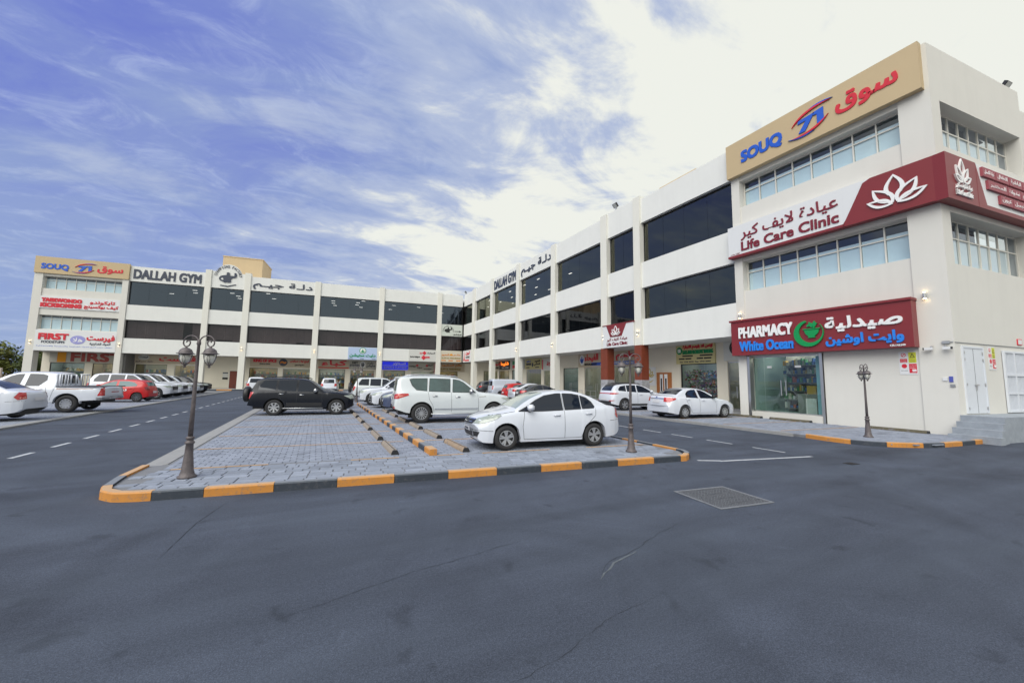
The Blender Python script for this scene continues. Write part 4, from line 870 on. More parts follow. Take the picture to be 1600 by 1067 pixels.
# signs on the first-floor spandrels
def span_sign(label, fr, u0, u1, z0, z1, base): return sign('fascia_sign', label, fr, u0, u1, z0, z1, 0, .08, base, 'fascia signs above the arcade')
o = span_sign('pale blue diet station sign with green Arabic lettering on the rear fascia', LW, 3.9, 7.78, 4.42, 6.16, mat('sign_pale_blue', (.42, .52, .72), .5))
letters(LW, 'دايت ستيشن', LETGREEN, o, 4.1, 7.6, 4.72, 5.28, .08, .03, .04); emblem(LW, [arcpts(.5, .5, .5, 0, 348, 24)], LETGREEN, o, 5.38, 6.30, 5.26, 6.12, .08, .02); emblem(LW, [arcpts(.5, .5, .5, 0, 348, 24)], LETW, o, 5.46, 6.22, 5.34, 6.04, .101, .01)
emblem(LW, [petal((.5, .1), .8, .16, 90), petal((.45, .1), .6, .1, 130), petal((.55, .1), .6, .1, 50)], LETGREEN, o, 5.5, 6.18, 5.36, 6.0, .112, .01)
for a in (4.0, 5.5, 7.1): LW.box('stripe', LETGREY, o, a, a+.55, .08, .09, 4.50, 4.57)
o = span_sign('white sign with black lettering and red diamonds on the rear fascia', LW, 12.3, 16.36, 4.42, 6.17, WHS)
letters(LW, 'للسيراميك', LETBLK, o, 15.0, 16.2, 5.55, 5.85, .08, .02, .03); letters(LW, 'SAMEJA', LETBLK, o, 12.5, 14.0, 4.92, 5.18, .08, .02, .06); letters(LW, 'HOME', LETRED, o, 14.75, 15.4, 4.92, 5.18, .08, .02, .06); letters(LW, 'صوفيا', LETRED, o, 13.9, 14.3, 5.5, 5.8, .08, .02, .03); diamond(LW, o, 14.6, 5.68, .32, LETRED, .08); diamond(LW, o, 14.5, 5.0, .38, LETRED, .08)
o = span_sign('cream bakery sign with amber dome emblem on the rear fascia', LW, 17.08, 20.36, 4.42, 6.17, mat('sign_cream_light', (.60, .56, .45), .6))
letters(LW, 'المخبوز', LETOR, o, 17.2, 18.35, 5.32, 5.72, .08, .02, .03); letters(LW, 'عالـم', LETOR, o, 19.1, 20.2, 5.32, 5.72, .08, .02, .03); emblem(LW, [arcpts(.5, .2, .5, 0, 180, 14)], YL2, o, 18.45, 19.0, 5.3, 5.9, .08, .02); letters(LW, 'ALAM AL MAKHBOOZ', mat('letter_olive', (.30, .22, .06), .5), o, 17.2, 20.2, 4.92, 5.16, .08, .02, .05)
for a in (17.2, 18.3, 19.5): LW.box('stripe', LETOR, o, a, a+.7, .08, .09, 4.58, 4.74)
TOW = [(.5, 1), (.56, .7), (.62, .45), (.72, .2), (.95, 0), (.7, 0), (.5, .12), (.3, 0), (.05, 0), (.28, .2), (.38, .45), (.44, .7)]
o = span_sign('white sign with a red tower emblem at the inner corner', RW, -58.1, -54.6, 4.42, 6.15, SIGNW)
emblem(RW, [TOW], LETRED, o, -58.0, -56.9, 4.6, 6.1, .08, .02); letters(RW, 'ليون', LETRED, o, -56.8, -55.0, 5.45, 6.05, .08, .02, .05); letters(RW, 'LYON', LETBLK, o, -56.7, -55.1, 4.98, 5.3, .08, .02, .06); RW.box('stripe', LETRED, o, -57.0, -55.3, .08, .09, 4.55, 4.78)
# lobby sign of the clinic, hung between the brown pillars
o = sign('lobby_sign', 'white and maroon Life Care Clinic lobby sign between the two brown pillars', RW, -24.35, -21.06, 4.40, 6.10, .15, .26, SIGNW)
RW.box('top_trim', MAROON, o, -24.42, -21.0, .15, .29, 6.10, 6.17)
bm = bmesh.new(); RW.poly(bm, [(-23.95, 6.10), (-21.75, 6.10), (-22.25, 5.20), (-23.5, 5.20)], .26, .285); link('maroon_panel', mesh_from(bm, 'maroon', MAROON), o)
lotus(RW, o, LETW, -23.35, -22.4, 5.32, 6.02, .285, .03); letters(RW, 'عيادة لايف كير', LETMAR, o, -23.9, -21.65, 4.86, 5.12, .26, .02, .02); letters(RW, 'Life Care Clinic', LETMAR, o, -23.9, -21.65, 4.54, 4.78, .26, .02, .05)
# right arcade signs
o = shop_sign('tan sign with red tower emblem in the far right arcade', RW, -52.7, -49.9, 3.2, 4.3, CRM, [('ليون', .35, .95, .5, .95, LETRED, .05), ('LYON', .45, .9, .12, .38, LETBLK, .05)]); emblem(RW, [TOW], LETRED, o, -52.6, -52.0, 3.3, 4.25, -2.48, .02)
shop_sign('dark sign with glowing orange lettering in the right arcade', RW, -50.0, -46.8, 3.2, 4.35, DKS, [('شاورما', .2, .95, .4, .92, mat('orange_glow', (.7, .15, .02), .5, emit=(.9, .2, .02), estr=.8), .04), ('GRILL HOUSE', .3, .95, .12, .3, LETW, .03), ('@', .02, .16, .45, .85, LETRED)])
shop_sign('white sign with green and red squares in the right arcade', RW, -46.2, -42.6, 3.2, 4.35, WHS, [('#', .1, .3, .5, .9, LETGREEN), ('#', .1, .3, .1, .45, LETRED), ('@', .7, .85, .45, .95, LETBLUE), ('#', .55, .68, .5, .9, LETGREEN), ('#', .55, .68, .1, .45, LETRED)])
shop_sign('tan sign with dark blue lettering blocks in the right arcade', RW, -42.3, -38.6, 3.15, 4.35, YEL, [('عطور', .08, .38, .66, .86, LETBLUE, .05), ('PERFUME', .08, .40, .36, .58, LETGREY, .06), ('العود', .62, .95, .6, .86, LETBLK, .04), ('الملكي', .58, .95, .28, .56, LETBLK, .04), ('#', .08, .28, .1, .2, LETGREY), ('#', .66, .9, .1, .2, LETGREY), ('@', .44, .54, .2, .6, LETGREY)])
shop_sign('white sign with red Arabic word in the right arcade', RW, -38.4, -35.6, 2.9, 4.2, WHS, [('#', .04, .12, .1, .95, LETRED), ('مكة', .4, .9, .4, .75, LETRED, .04)])
o = shop_sign('long cream restaurant sign with red Arabic lettering behind the brown pillars', RW, -31.4, -23.0, 3.15, 4.40, CRM, [('الفيحاء', .12, .36, .35, .95, LETRED, .035), ('زهرة', .44, .60, .35, .95, LETRED, .035), ('مطعـم', .64, .97, .35, .95, LETRED, .035), ('RESTAURANT', .12, .34, .1, .26, LETBLK, .05), ('#', .24, .97, .08, .3, LETBLUE), ('AL FAIHA FLOWER RESTAURANT', .40, .92, .12, .26, LETW, .03)])
emblem(RW, [arcpts(.5, .5, .5, 0, 348, 24)], SIGNW, o, -31.2, -30.4, 3.3, 4.3, -2.48, .02); emblem(RW, [petal((.5, .1), .8, .16, 90), petal((.5, .1), .7, .12, 125), petal((.5, .1), .7, .12, 55)], LETBLUE, o, -31.15, -30.45, 3.4, 4.25, -2.458, .015)
o = shop_sign('yellow-green EATS AND BLOSSOMS TRADING sign above the flower shop', RW, -19.75, -16.72, 3.10, 4.46, YEL, [('@', .02, .18, .48, .86, LETGREEN), ('EB', .06, .14, .58, .76, LETW, .06), ('ايتس اند بلوسم للتجارة', .20, .96, .70, .96, LETRED, .04), ('EATS AND BLOSSOMS TRADING', .19, .97, .48, .68, LETGREEN, .06), ('#', .18, .46, .36, .43, LETBLK), ('#', .64, .95, .36, .43, LETBLK), ('#', .08, .24, .22, .29, LETBLK), ('#', .26, .42, .22, .29, LETBLK), ('#', .56, .72, .22, .29, LETBLK), ('#', .74, .92, .22, .29, LETBLK), ('Tel. 1716 2233  Fax. 1716 2244', .1, .9, .06, .13, LETGREY, .02)])
o = shop_sign('white sign with a washing machine picture left of the pharmacy', RW, -16.1, -14.3, 3.2, 4.55, WHS, [('@', .22, .98, .18, .98, LETBLK), ('#', .42, .78, .22, .74, LETW), ('@', .5, .72, .38, .6, LETGREY), ('@', .3, .42, .6, .74, LETW), ('@', .5, .64, .8, .94, LETW), ('@', .78, .9, .62, .76, LETW)])
# lotus poster by the wooden door, notice board by the brown door
o = sign('clinic_poster', 'pale poster with gold lotus emblem left of the orange wooden door', RW, -22.85, -21.75, 1.55, 2.95, -2.597, -2.56, SIGNW); lotus(RW, o, mat('letter_gold', (.50, .38, .08), .5), -22.7, -21.95, 2.2, 2.85, -2.56, .01)
emblem(RW, [crescent((.95, .6), (.05, .6), .25, .38)], mat('letter_gold', (.50, .38, .08), .5), o, -22.75, -21.9, 1.6, 2.3, -2.56, .01)
o = sign('notice_board', 'small two-part notice board left of the brown lobby door', LW, -11.6, -11.0, 1.35, 2.3, -2.597, -2.56, WHS); LW.box('stripe', LETGREY, o, -11.6, -11.0, -2.56, -2.55, 2.15, 2.3); LW.box('stripe', LETBLK, o, -11.6, -11.0, -2.56, -2.55, 1.35, 1.62)
# safety signs
def safety(lab, fr, u0, z0, n, w=.52, h=.88):
    o = sign('safety_sign', lab, fr, u0, u0+w, z0, z0+h, n, n+.012, SIGNW, 'white safety signs with red and yellow fields'); YG = mat('sign_acid', (.60, .62, .05), .5); e = n+.012
    def b(m, a, c, d, f): fr.box('field', m, o, u0+w*a, u0+w*c, e, e+.003, z0+h*d, z0+h*f)
    b(LETRED, .06, .46, .52, .68); b(YG, .54, .96, .50, .96); b(LETRED, .54, .96, .06, .46)
    emblem(fr, [arcpts(.5, .5, .5, 0, 348, 20)], LETRED, o, u0+w*.13, u0+w*.40, z0+h*.76, z0+h*.93, e, .003); emblem(fr, [arcpts(.5, .5, .5, 0, 348, 20)], LETW, o, u0+w*.17, u0+w*.36, z0+h*.785, z0+h*.905, e+.004, .002)
    emblem(fr, [[(.2, 0), (1, .8), (.8, 1), (0, .2)]], LETRED, o, u0+w*.18, u0+w*.35, z0+h*.79, z0+h*.90, e+.007, .002); emblem(fr, [arcpts(.5, .5, .5, 0, 348, 20)], LETRED, o, u0+w*.13, u0+w*.43, z0+h*.27, z0+h*.46, e, .003)
    emblem(fr, [[(0, 0), (1, 0), (.5, 1)]], LETBLK, o, u0+w*.60, u0+w*.90, z0+h*.72, z0+h*.92, e+.004, .002); emblem(fr, [[(.18, .12), (.82, .12), (.5, .8)]], YG, o, u0+w*.60, u0+w*.90, z0+h*.72, z0+h*.92, e+.007, .002)
    letters(fr, '!', LETBLK, o, u0+w*.735, u0+w*.765, z0+h*.755, z0+h*.86, e+.010, .001)
    letters(fr, 'ممنوع التدخين', LETW, o, u0+w*.1, u0+w*.42, z0+h*.60, z0+h*.65, e+.004, .001); letters(fr, 'NO SMOKING', LETW, o, u0+w*.1, u0+w*.42, z0+h*.54, z0+h*.58, e+.004, .001)
    letters(fr, 'خطر كهرباء', LETBLK, o, u0+w*.58, u0+w*.92, z0+h*.60, z0+h*.66, e+.004, .001); letters(fr, 'DANGER', LETBLK, o, u0+w*.6, u0+w*.9, z0+h*.53, z0+h*.57, e+.004, .001)
    letters(fr, 'الدفاع المدني', LETW, o, u0+w*.58, u0+w*.92, z0+h*.34, z0+h*.40, e+.004, .001); letters(fr, 'EMERGENCY', LETW, o, u0+w*.58, u0+w*.92, z0+h*.26, z0+h*.30, e+.004, .001); letters(fr, '999', LETW, o, u0+w*.70, u0+w*.93, z0+h*.10, z0+h*.22, e+.004, .002, .05)
    letters(fr, 'KEEP CLEAR', LETBLK, o, u0+w*.08, u0+w*.45, z0+h*.14, z0+h*.18, e, .001)
safety('square white safety sign on the pharmacy wall under the maroon sign', RW, -6.99, 2.26, -.038); safety('white safety sign between the steel doors and the barred gate', SW, 2.25, 2.46, .002)
o = sign('alarm_box', 'small white box with red rim above the barred gate', SW, 4.62, 4.98, 3.50, 3.74, 0, .03, LETRED); SW.box('face', SIGNW, o, 4.65, 4.95, .03, .034, 3.53, 3.71)
# wall lamps
for u in (-29.35, -21.5, -9.0, -.45, 8.15): wall_lamp(LW, u, 5.35, .14 if u > -20 else .1, 'small cylinder wall lamp on '+{-29.35: 'the far left pilaster', -21.5: 'the pilaster between left block and rear wing', -9.0: 'the rear pilaster left of the spice shop', -.45: 'the rear pilaster right of the spice shop', 8.15: 'the rear pilaster right of the diet sign'}[u])
for u, w in ((-39.6, 'the far right-wing pilaster'), (-32.0, 'the right-wing pilaster nearest the glass doors'), (-24.4, 'the left pilaster of the clinic lobby'), (-20.7, 'the right pilaster of the clinic lobby')): wall_lamp(RW, u, 5.25, .14, 'small cylinder wall lamp on '+w)
wall_lamp(RW, -13.27, 5.42, .0, 'small wall lamp just above the left end of the pharmacy sign'); wall_lamp(RW, -6.08, 5.2, .0, 'lit cylinder wall lamp right of the maroon pharmacy sign')
# camera, conduit, intercom
o = empty('security_camera', 'pair of small white security cameras on the corner below the conduit', 'security camera', (0, 0, 0)); 
for u, dx in ((-6.02, -.12), (-5.66, .10)):
    RW.box('bracket', STEEL, o, u-.03, u+.03, 0, .12, 3.24, 3.29); RW.box('camera_body', SIGNW, o, min(u, u+dx)-.05, max(u, u+dx)+.05, .10, .20, 3.15, 3.24); RW.box('lens', RUB, o, (u+dx-.09 if dx < 0 else u+dx+.05), (u+dx-.05 if dx < 0 else u+dx+.09), .11, .19, 3.155, 3.235)
RW.box('junction_box', STEEL, o, -5.75, -5.55, 0, .06, 3.36, 3.46); 
o = empty('wall_conduit', 'thin grey conduit running along the side wall above the doors', 'conduit'); SW.box('pipe', STEEL, o, .05, 7.2, .0, .03, 3.40, 3.425); RW.box('pipe', STEEL, o, -5.55, -5.47, .0, .03, 3.40, 3.425)
o = empty('door_intercom', 'small blue and white intercom on the corner beside the steps', 'intercom'); RW.box('panel', mat('sign_blue_small', (.08, .10, .40), .5), o, -5.66, -5.56, 0, .03, 1.98, 2.18); RW.box('box', SIGNW, o, -5.82, -5.70, 0, .03, 2.02, 2.14); RW.box('keypad', STEEL, o, -5.64, -5.52, 0, .03, 1.80, 1.90)
# floodlights
def flood(fr, u, z, n, lab, turn=1):
    o = empty('floodlight', lab, 'floodlight', (0, 0, 0), 0, 'floodlights on the parapets')
    fr.box('bracket', STEEL, o, u-.03, u+.03, n-.1, n+.03, z, z+.28)
    bm = bmesh.new(); hexa(bm, [fr.p(u-.22, n+.0, z+.22), fr.p(u+.22, n+.0, z+.22), fr.p(u+.22, n+.22, z+.5), fr.p(u-.22, n+.22, z+.5), fr.p(u-.22, n-.1, z+.30), fr.p(u+.22, n-.1, z+.30), fr.p(u+.22, n+.12, z+.58), fr.p(u-.22, n+.12, z+.58)]); link('housing', mesh_from(bm, 'housing', FRAMED), o)
    bm = bmesh.new(); bm.faces.new([bm.verts.new(fr.p(*q)) for q in ((u-.18, n+.024, z+.235), (u+.18, n+.024, z+.235), (u+.18, n+.216, z+.48), (u-.18, n+.216, z+.48))]); link('lens', mesh_from(bm, 'lens', mat('lamp_glass', (.5, .52, .5), .15)), o)
flood(RW, -23.1, 15.25, -.1, 'floodlight on the parapet above the clinic lobby'); flood(RW, -57.9, 15.08, -.1, 'floodlight at the inner corner where both wings meet'); flood(SW, 7.0, 15.05, -.3, 'floodlight on the side parapet of the right corner block')
# ================================================================ street lamps
IRON = mat('aged_bronze', (.13, .112, .115), .55, metal=.25, var=.4, vscale=14, bump=.2, bscale=50); LGL = glassmat('lamp_glass_clear', (.95, .95, .93), .06); FROST = mat('frosted_lamp', (.80, .79, .74), .5)
def lathe(prof, seg=16, cx=0, cy=0, bm=None):
    bm = bm or bmesh.new(); rings = []
    for r, z in prof: rings.append([bm.verts.new((cx+r*math.cos(2*math.pi*i/seg), cy+r*math.sin(2*math.pi*i/seg), z)) for i in range(seg)])
    for a, b in zip(rings, rings[1:]):
        for i in range(seg): bm.faces.new((a[i], a[(i+1) % seg], b[(i+1) % seg], b[i]))
    bm.faces.new(rings[0]); bm.faces.new(rings[-1]); return bm
def tube(bm, pts, r, seg=7):
    P = [Vector(p) for p in pts]; rings = []
    for i, p in enumerate(P):
        d = (P[min(i+1, len(P)-1)]-P[max(0, i-1)]).normalized(); a = d.orthogonal().normalized() if abs(d.y) > .9 else d.cross(Vector((0, 1, 0))).normalized(); b = d.cross(a); rad = r[i] if isinstance(r, list) else r
        rings.append([bm.verts.new(p+(a*math.cos(2*math.pi*k/seg)+b*math.sin(2*math.pi*k/seg))*rad) for k in range(seg)])
    for a, b in zip(rings, rings[1:]):
        for i in range(seg): bm.faces.new((a[i], a[(i+1) % seg], b[(i+1) % seg], b[i]))
    bm.faces.new(rings[0]); bm.faces.new(rings[-1])
def make_lamp():
    o = empty('street_lamp', '', 'street lamp', (0, 0, 0))
    bm = lathe([(.135, 0), (.135, .03), (.11, .045), (.10, .08), (.088, .12), (.06, .42), (.054, .56), (.070, .57), (.070, .595), (.05, .61), (.05, .64), (.064, .65), (.064, .67), (.043, .69)], 20); link('base', mesh_from(bm, 'base', IRON, True), o)
    bm = lathe([(.038, .68), (.032, 1.2), (.027, 1.9), (.023, 2.26), (.032, 2.27), (.032, 2.30), (.028, 2.32), (.02, 2.36)], 16); link('pole', mesh_from(bm, 'pole', IRON, True), o)
    for s in (-1, 1):
        pts = [(0, 0, 2.24)]+[(s*(.140-.133*math.cos(R_(a))), 0, 2.30+.125*math.sin(R_(a))) for a in range(0, 181, 15)]
        pts += [(s*(.212+.061*math.cos(R_(a))), 0, 2.30-.068*math.sin(R_(a))) for a in range(15, 181, 20)]
        pts += [(s*(.186-.035*math.cos(R_(a))), 0, 2.30+.035*math.sin(R_(a))) for a in range(20, 181, 30)]
        bm = bmesh.new(); tube(bm, pts, .0115); arm = link('arm', mesh_from(bm, 'arm', IRON, True), o)
        cx = s*.215
        L = link('lantern', None, o)
        bm = lathe([(0.0106, 2.2350), (0.0194, 2.2133), (0.0440, 2.2040), (0.0836, 2.1761), (0.1012, 2.1327), (0.1038, 2.1203), (0.1320, 2.1110), (0.1355, 2.1017), (0.1056, 2.0986), (0.0968, 2.0924)], 18, cx); link('cap', mesh_from(bm, 'cap', IRON, True), L)
        bm = lathe([(0.0862, 2.0955), (0.0915, 2.0459), (0.0774, 1.9777), (0.0440, 1.9281), (0.0264, 1.9157)], 14, cx); link('glass', mesh_from(bm, 'glass', LGL, True), L)
        bm = lathe([(0.060, 2.0893), (0.078, 2.0583), (0.078, 2.0149), (0.058, 1.9653), (0.028, 1.9405)], 12, cx); link('bulb', mesh_from(bm, 'bulb', FROST, True), L)
        bm = lathe([(0.0484, 1.9312), (0.0440, 1.9157), (0.0220, 1.9033), (0.0158, 1.8847), (0.0246, 1.8754), (0.0106, 1.8599)], 12, cx)
        for k in range(4):
            for sg_ in (-1, 1):
                pt = []
                for q in range(8):
                    t = q/7; z = 2.094-.172*t; rad = (.091 if t < .2 else .094-.009*t-.045*t*t)+.003; a = 2*math.pi*k/4+.4+sg_*(math.sin(t*math.pi)*.26-.26*0)
                    pt.append((cx+rad*math.cos(a), rad*math.sin(a), z))
                tube(bm, pt, .0042, 4)
        link('cage', mesh_from(bm, 'cage', IRON, True), L)
    return o
def copy_tree(o, parent=None):
    c = o.copy(); COL.objects.link(c); c.parent = parent
    for ch in [x for x in KIDS.get(o.name, [])]: copy_tree(ch, c)
    return c
KIDS = {}
def index_kids():
    KIDS.clear()
    for o in bpy.data.objects:
        if o.parent: KIDS.setdefault(o.parent.name, []).append(o)
l0 = make_lamp(); index_kids()
YW = -YAW
lamps = [((-1.88, 8.6, PZ), -.46+.0, 'nearest tall twin-lantern bronze lamp at the left end of the paved island'), ((7.08, 7.55, PZ), -.40, 'twin-lantern lamp at the right end of the island behind the white sedan'), ((2.48, 28.2, PZ+.1), -.3, 'distant twin-lantern lamp at the far end of the divider kerb'), ((16.62, 6.62, .10), .75, 'twin-lantern lamp on the corner pavement in front of the pharmacy wall')]
for i, (p, a, lab) in enumerate(lamps):
    o = l0 if i == 0 else copy_tree(l0); o.location = p; o.rotation_euler = (0, 0, a); o['label'] = lab; o['group'] = 'twin-lantern street lamps'
# ================================================================ wall and trees beyond the left end
bw = empty('boundary_wall', 'low beige boundary wall left of the shopping block', 'wall'); BWM = wallmat('beige_wall', (.48, .42, .36))
bm = bmesh.new()
for i in range(9):
    hexa(bm, [(-90+i*6, 74.0, 0), (-90+i*6+5.9, 74.0, 0), (-90+i*6+5.9, 74.3, 0), (-90+i*6, 74.3, 0), (-90+i*6, 74.0, 2.45), (-90+i*6+5.9, 74.0, 2.45), (-90+i*6+5.9, 74.3, 2.45), (-90+i*6, 74.3, 2.45)])
link('wall_panel', mesh_from(bm, 'wall_panel', BWM), bw)
for i in range(9): sheet_ = bmesh.new(); hexa(sheet_, [(-90.2+i*6, 73.9, 0), (-89.9+i*6, 73.9, 0), (-89.9+i*6, 74.4, 0), (-90.2+i*6, 74.4, 0), (-90.2+i*6, 73.9, 2.6), (-89.9+i*6, 73.9, 2.6), (-89.9+i*6, 74.4, 2.6), (-90.2+i*6, 74.4, 2.6)]); link('post', mesh_from(sheet_, 'post', BWM), bw)
LEAF = [mat('leaf_%d' % i, c, .7, var=.35, vscale=2) for i, c in enumerate(((.15, .17, .03), (.22, .21, .05), (.08, .11, .03)))]; BARK = mat('bark', (.12, .09, .06), .9, var=.3, vscale=8)
def tree(x, y, h, r, lab, seed):
    random.seed(seed); o = empty('tree', lab, 'tree', (x, y, 0), 0, 'trees behind the boundary wall')
    bm = bmesh.new(); tube(bm, [(0, 0, 0), (.1, .05, h*.3), (-.05, .1, h*.55), (.1, 0, h*.8)], [.2, .16, .11, .04])
    for k in range(6):
        a = random.uniform(0, 6.28); z = h*random.uniform(.35, .6); tube(bm, [(0, 0, z), (math.cos(a)*r*.4, math.sin(a)*r*.4, z+h*.15), (math.cos(a)*r*.8, math.sin(a)*r*.8, z+h*.25)], [.09, .06, .025], 5)
    link('trunk', mesh_from(bm, 'trunk', BARK, True), o)
    bm = bmesh.new(); cl = [(random.gauss(0, .42)*r, random.gauss(0, .42)*r, h*.66+random.gauss(0, .17)*h, random.uniform(.5, 1.0)*r*.42) for _ in range(26)]
    for cx, cy, cz, cr in cl:
        mi = random.randrange(3)
        for _ in range(260):
            d = Vector((random.gauss(0, 1), random.gauss(0, 1), random.gauss(0, .8))).normalized()*cr*random.uniform(.55, 1.05); p = Vector((cx, cy, cz))+d; a = Vector((random.uniform(-1, 1), random.uniform(-1, 1), random.uniform(-.6, .6))).normalized(); b = a.orthogonal().normalized(); s = random.uniform(.13, .28)
            f = bm.faces.new([bm.verts.new(p+a*s), bm.verts.new(p+b*s*.5), bm.verts.new(p-a*s), bm.verts.new(p-b*s*.5)]); f.material_index = mi
    me = bpy.data.meshes.new('crown'); bm.to_mesh(me); bm.free()
    for m in LEAF: me.materials.append(m)
    link('crown', me, o, kind='stuff')
for i, (x, y, h, r, lab) in enumerate(((-40.5, 79, 5.3, 3.8, 'olive-green tree leaning out beside the far left pilaster'), (-46.5, 80, 5.8, 4.2, 'bushy green tree at the very left edge of the photo'), (-52.5, 82, 6.2, 4.4, 'green tree further left behind the boundary wall'), (-34.8, 81, 5.4, 3.4, 'green tree seen through the gap beside the left corner shop'))): tree(x, y, h, r, lab, 300+i)
# bicycle by the brown door
def bicycle():
    o = empty('bicycle', 'small dark bicycle leaning by the pillar next to the brown door', 'bicycle', LW.p(-9.25, -.75, .16), 0); o.rotation_euler = (0, 0, R_(55))
    def wheel(x):
        bm = bmesh.new(); pts = [(x+.30*math.cos(a*math.pi/12), 0, .31+.30*math.sin(a*math.pi/12)) for a in range(25)]; tube(bm, pts, .018, 5)
        for k in range(8): tube(bm, [(x, 0, .31), (x+.29*math.cos(k*.785), 0, .31+.29*math.sin(k*.785))], .003, 3)
        link('wheel', mesh_from(bm, 'wheel', RUB), o)
    wheel(-.5); wheel(.5); bm = bmesh.new()
    for a, b in (((-.5, 0, .31), (-.15, 0, .75)), ((-.15, 0, .75), (.35, 0, .78)), ((-.15, 0, .88), (-.05, 0, .32)), ((-.05, 0, .32), (.37, 0, .72)), ((-.5, 0, .31), (-.05, 0, .32)), ((.5, 0, .31), (.33, 0, .95))): tube(bm, [a, b], .014, 5)
    link('frame', mesh_from(bm, 'frame', mat('bike_blue', (.03, .05, .09), .4)), o)
    bm = bmesh.new(); tube(bm, [(.30, -.26, .98), (.33, 0, .95), (.30, .26, .98)], .012, 5); link('handlebar', mesh_from(bm, 'handlebar', RUB), o)
    bm = bmesh.new(); hexa(bm, [(-.28, -.07, .88), (-.02, -.02, .88), (-.02, .02, .88), (-.28, .07, .88), (-.28, -.07, .93), (-.02, -.02, .92), (-.02, .02, .92), (-.28, .07, .93)]); link('saddle', mesh_from(bm, 'saddle', RUB), o)
bicycle()
o = empty('handrail', 'short steel handrail on the arcade step left of the brown pillars', 'handrail')
for a, c in ((-28.6, -27.0), (-26.6, -25.2)):
    bm = bmesh.new()
    for pts in ([RW.p(a, .35, .1), RW.p(a, .35, 1.05), RW.p(c, .35, 1.05), RW.p(c, .35, .1)], [RW.p(a, .35, .6), RW.p(c, .35, .6)], [RW.p((a+c)/2, .35, .6), RW.p((a+c)/2, .35, 1.05)]):
        tube(bm, pts, .025, 6)
    link('rail', mesh_from(bm, 'rail', STEEL), o)
# ================================================================ vehicles
import numpy as np
KC = .958                                   # metres to scene units
TYRE = mat('tyre', (.022, .022, .024), .75, bump=.2, bscale=120); RIMS = mat('alloy', (.55, .56, .58), .3, metal=.75); RIMD = mat('wheel_dark', (.03, .03, .032), .6)
CGL = mat('car_glass', (.010, .015, .026), .04, spec=.5); CGT = mat('car_glass_tealish', (.045, .085, .085), .05, spec=.8, coat=.5, var=.5, vscale=1.6); CGW = mat('windscreen_glass', (.30, .35, .31), .06, spec=.8, coat=.8, var=.15, vscale=1)  # CGW: pale base colour stands in for reflected sky and a sunshade
TRIM = mat('black_trim', (.018, .018, .02), .45); SEAM = mat('seam_dark', (.03, .032, .036), .8); CHR = mat('chrome', (.62, .63, .65), .12, metal=1.0)
HLG = mat('headlight_lens', (.36, .40, .36), .12, coat=.8, var=.35, vscale=9); TLG = mat('tail_light', (.48, .012, .015), .15, coat=.9, var=.35, vscale=12); TLO = mat('tail_light_pale', (.60, .25, .20), .2, coat=.8); PLT = mat('number_plate', (.62, .62, .64), .5)
def paint(name, c, r=.32): return mat('paint_'+name, c, r, coat=1.0, var=.03, vscale=2)
PWH = paint('white', (.64, .67, .74)); PPW = paint('pearl_white', (.61, .65, .67)); PBK = mat('paint_black', (.006, .008, .014), .25, spec=.35); PRD = mat('paint_red', (.50, .006, .008), .35, coat=.35); PBL = paint('grey_blue', (.065, .085, .16)); PDK = paint('dark_grey', (.035, .038, .045)); PSV = paint('silver_white', (.50, .55, .62)); PVN = paint('van_white', (.52, .57, .66))
def interp(L, x):
    """monotone-ish smooth interpolation through key points"""
    X = [p[0] for p in L]; Y = [p[1] for p in L]
    if x <= X[0]: return Y[0]
    if x >= X[-1]: return Y[-1]
    for i in range(len(X)-1):
        if x <= X[i+1]:
            h = X[i+1]-X[i]; t = (x-X[i])/h; d = (Y[i+1]-Y[i])/h
            def sl(k):
                if k <= 0 or k >= len(X)-1: return (Y[min(k+1, len(X)-1)]-Y[max(k-1, 0)])/(X[min(k+1, len(X)-1)]-X[max(k-1, 0)])
                a = (Y[k]-Y[k-1])/(X[k]-X[k-1]); b = (Y[k+1]-Y[k])/(X[k+1]-X[k]); return 0 if a*b <= 0 else 2*a*b/(a+b)
            m0, m1 = sl(i), sl(i+1)
            return (2*t**3-3*t**2+1)*Y[i]+(t**3-2*t**2+t)*h*m0+(-2*t**3+3*t**2)*Y[i+1]+(t**3-t**2)*h*m1
def LM(th, L, pts):
    """corner points (from nose, half-width, z) seen from direction th"""
    return (th, [((L/2-x)*math.cos(R_(th))-y*math.sin(R_(th)), z) for x, y, z in pts])
class Car:
    def __init__(s, **k): s.__dict__.update(k)
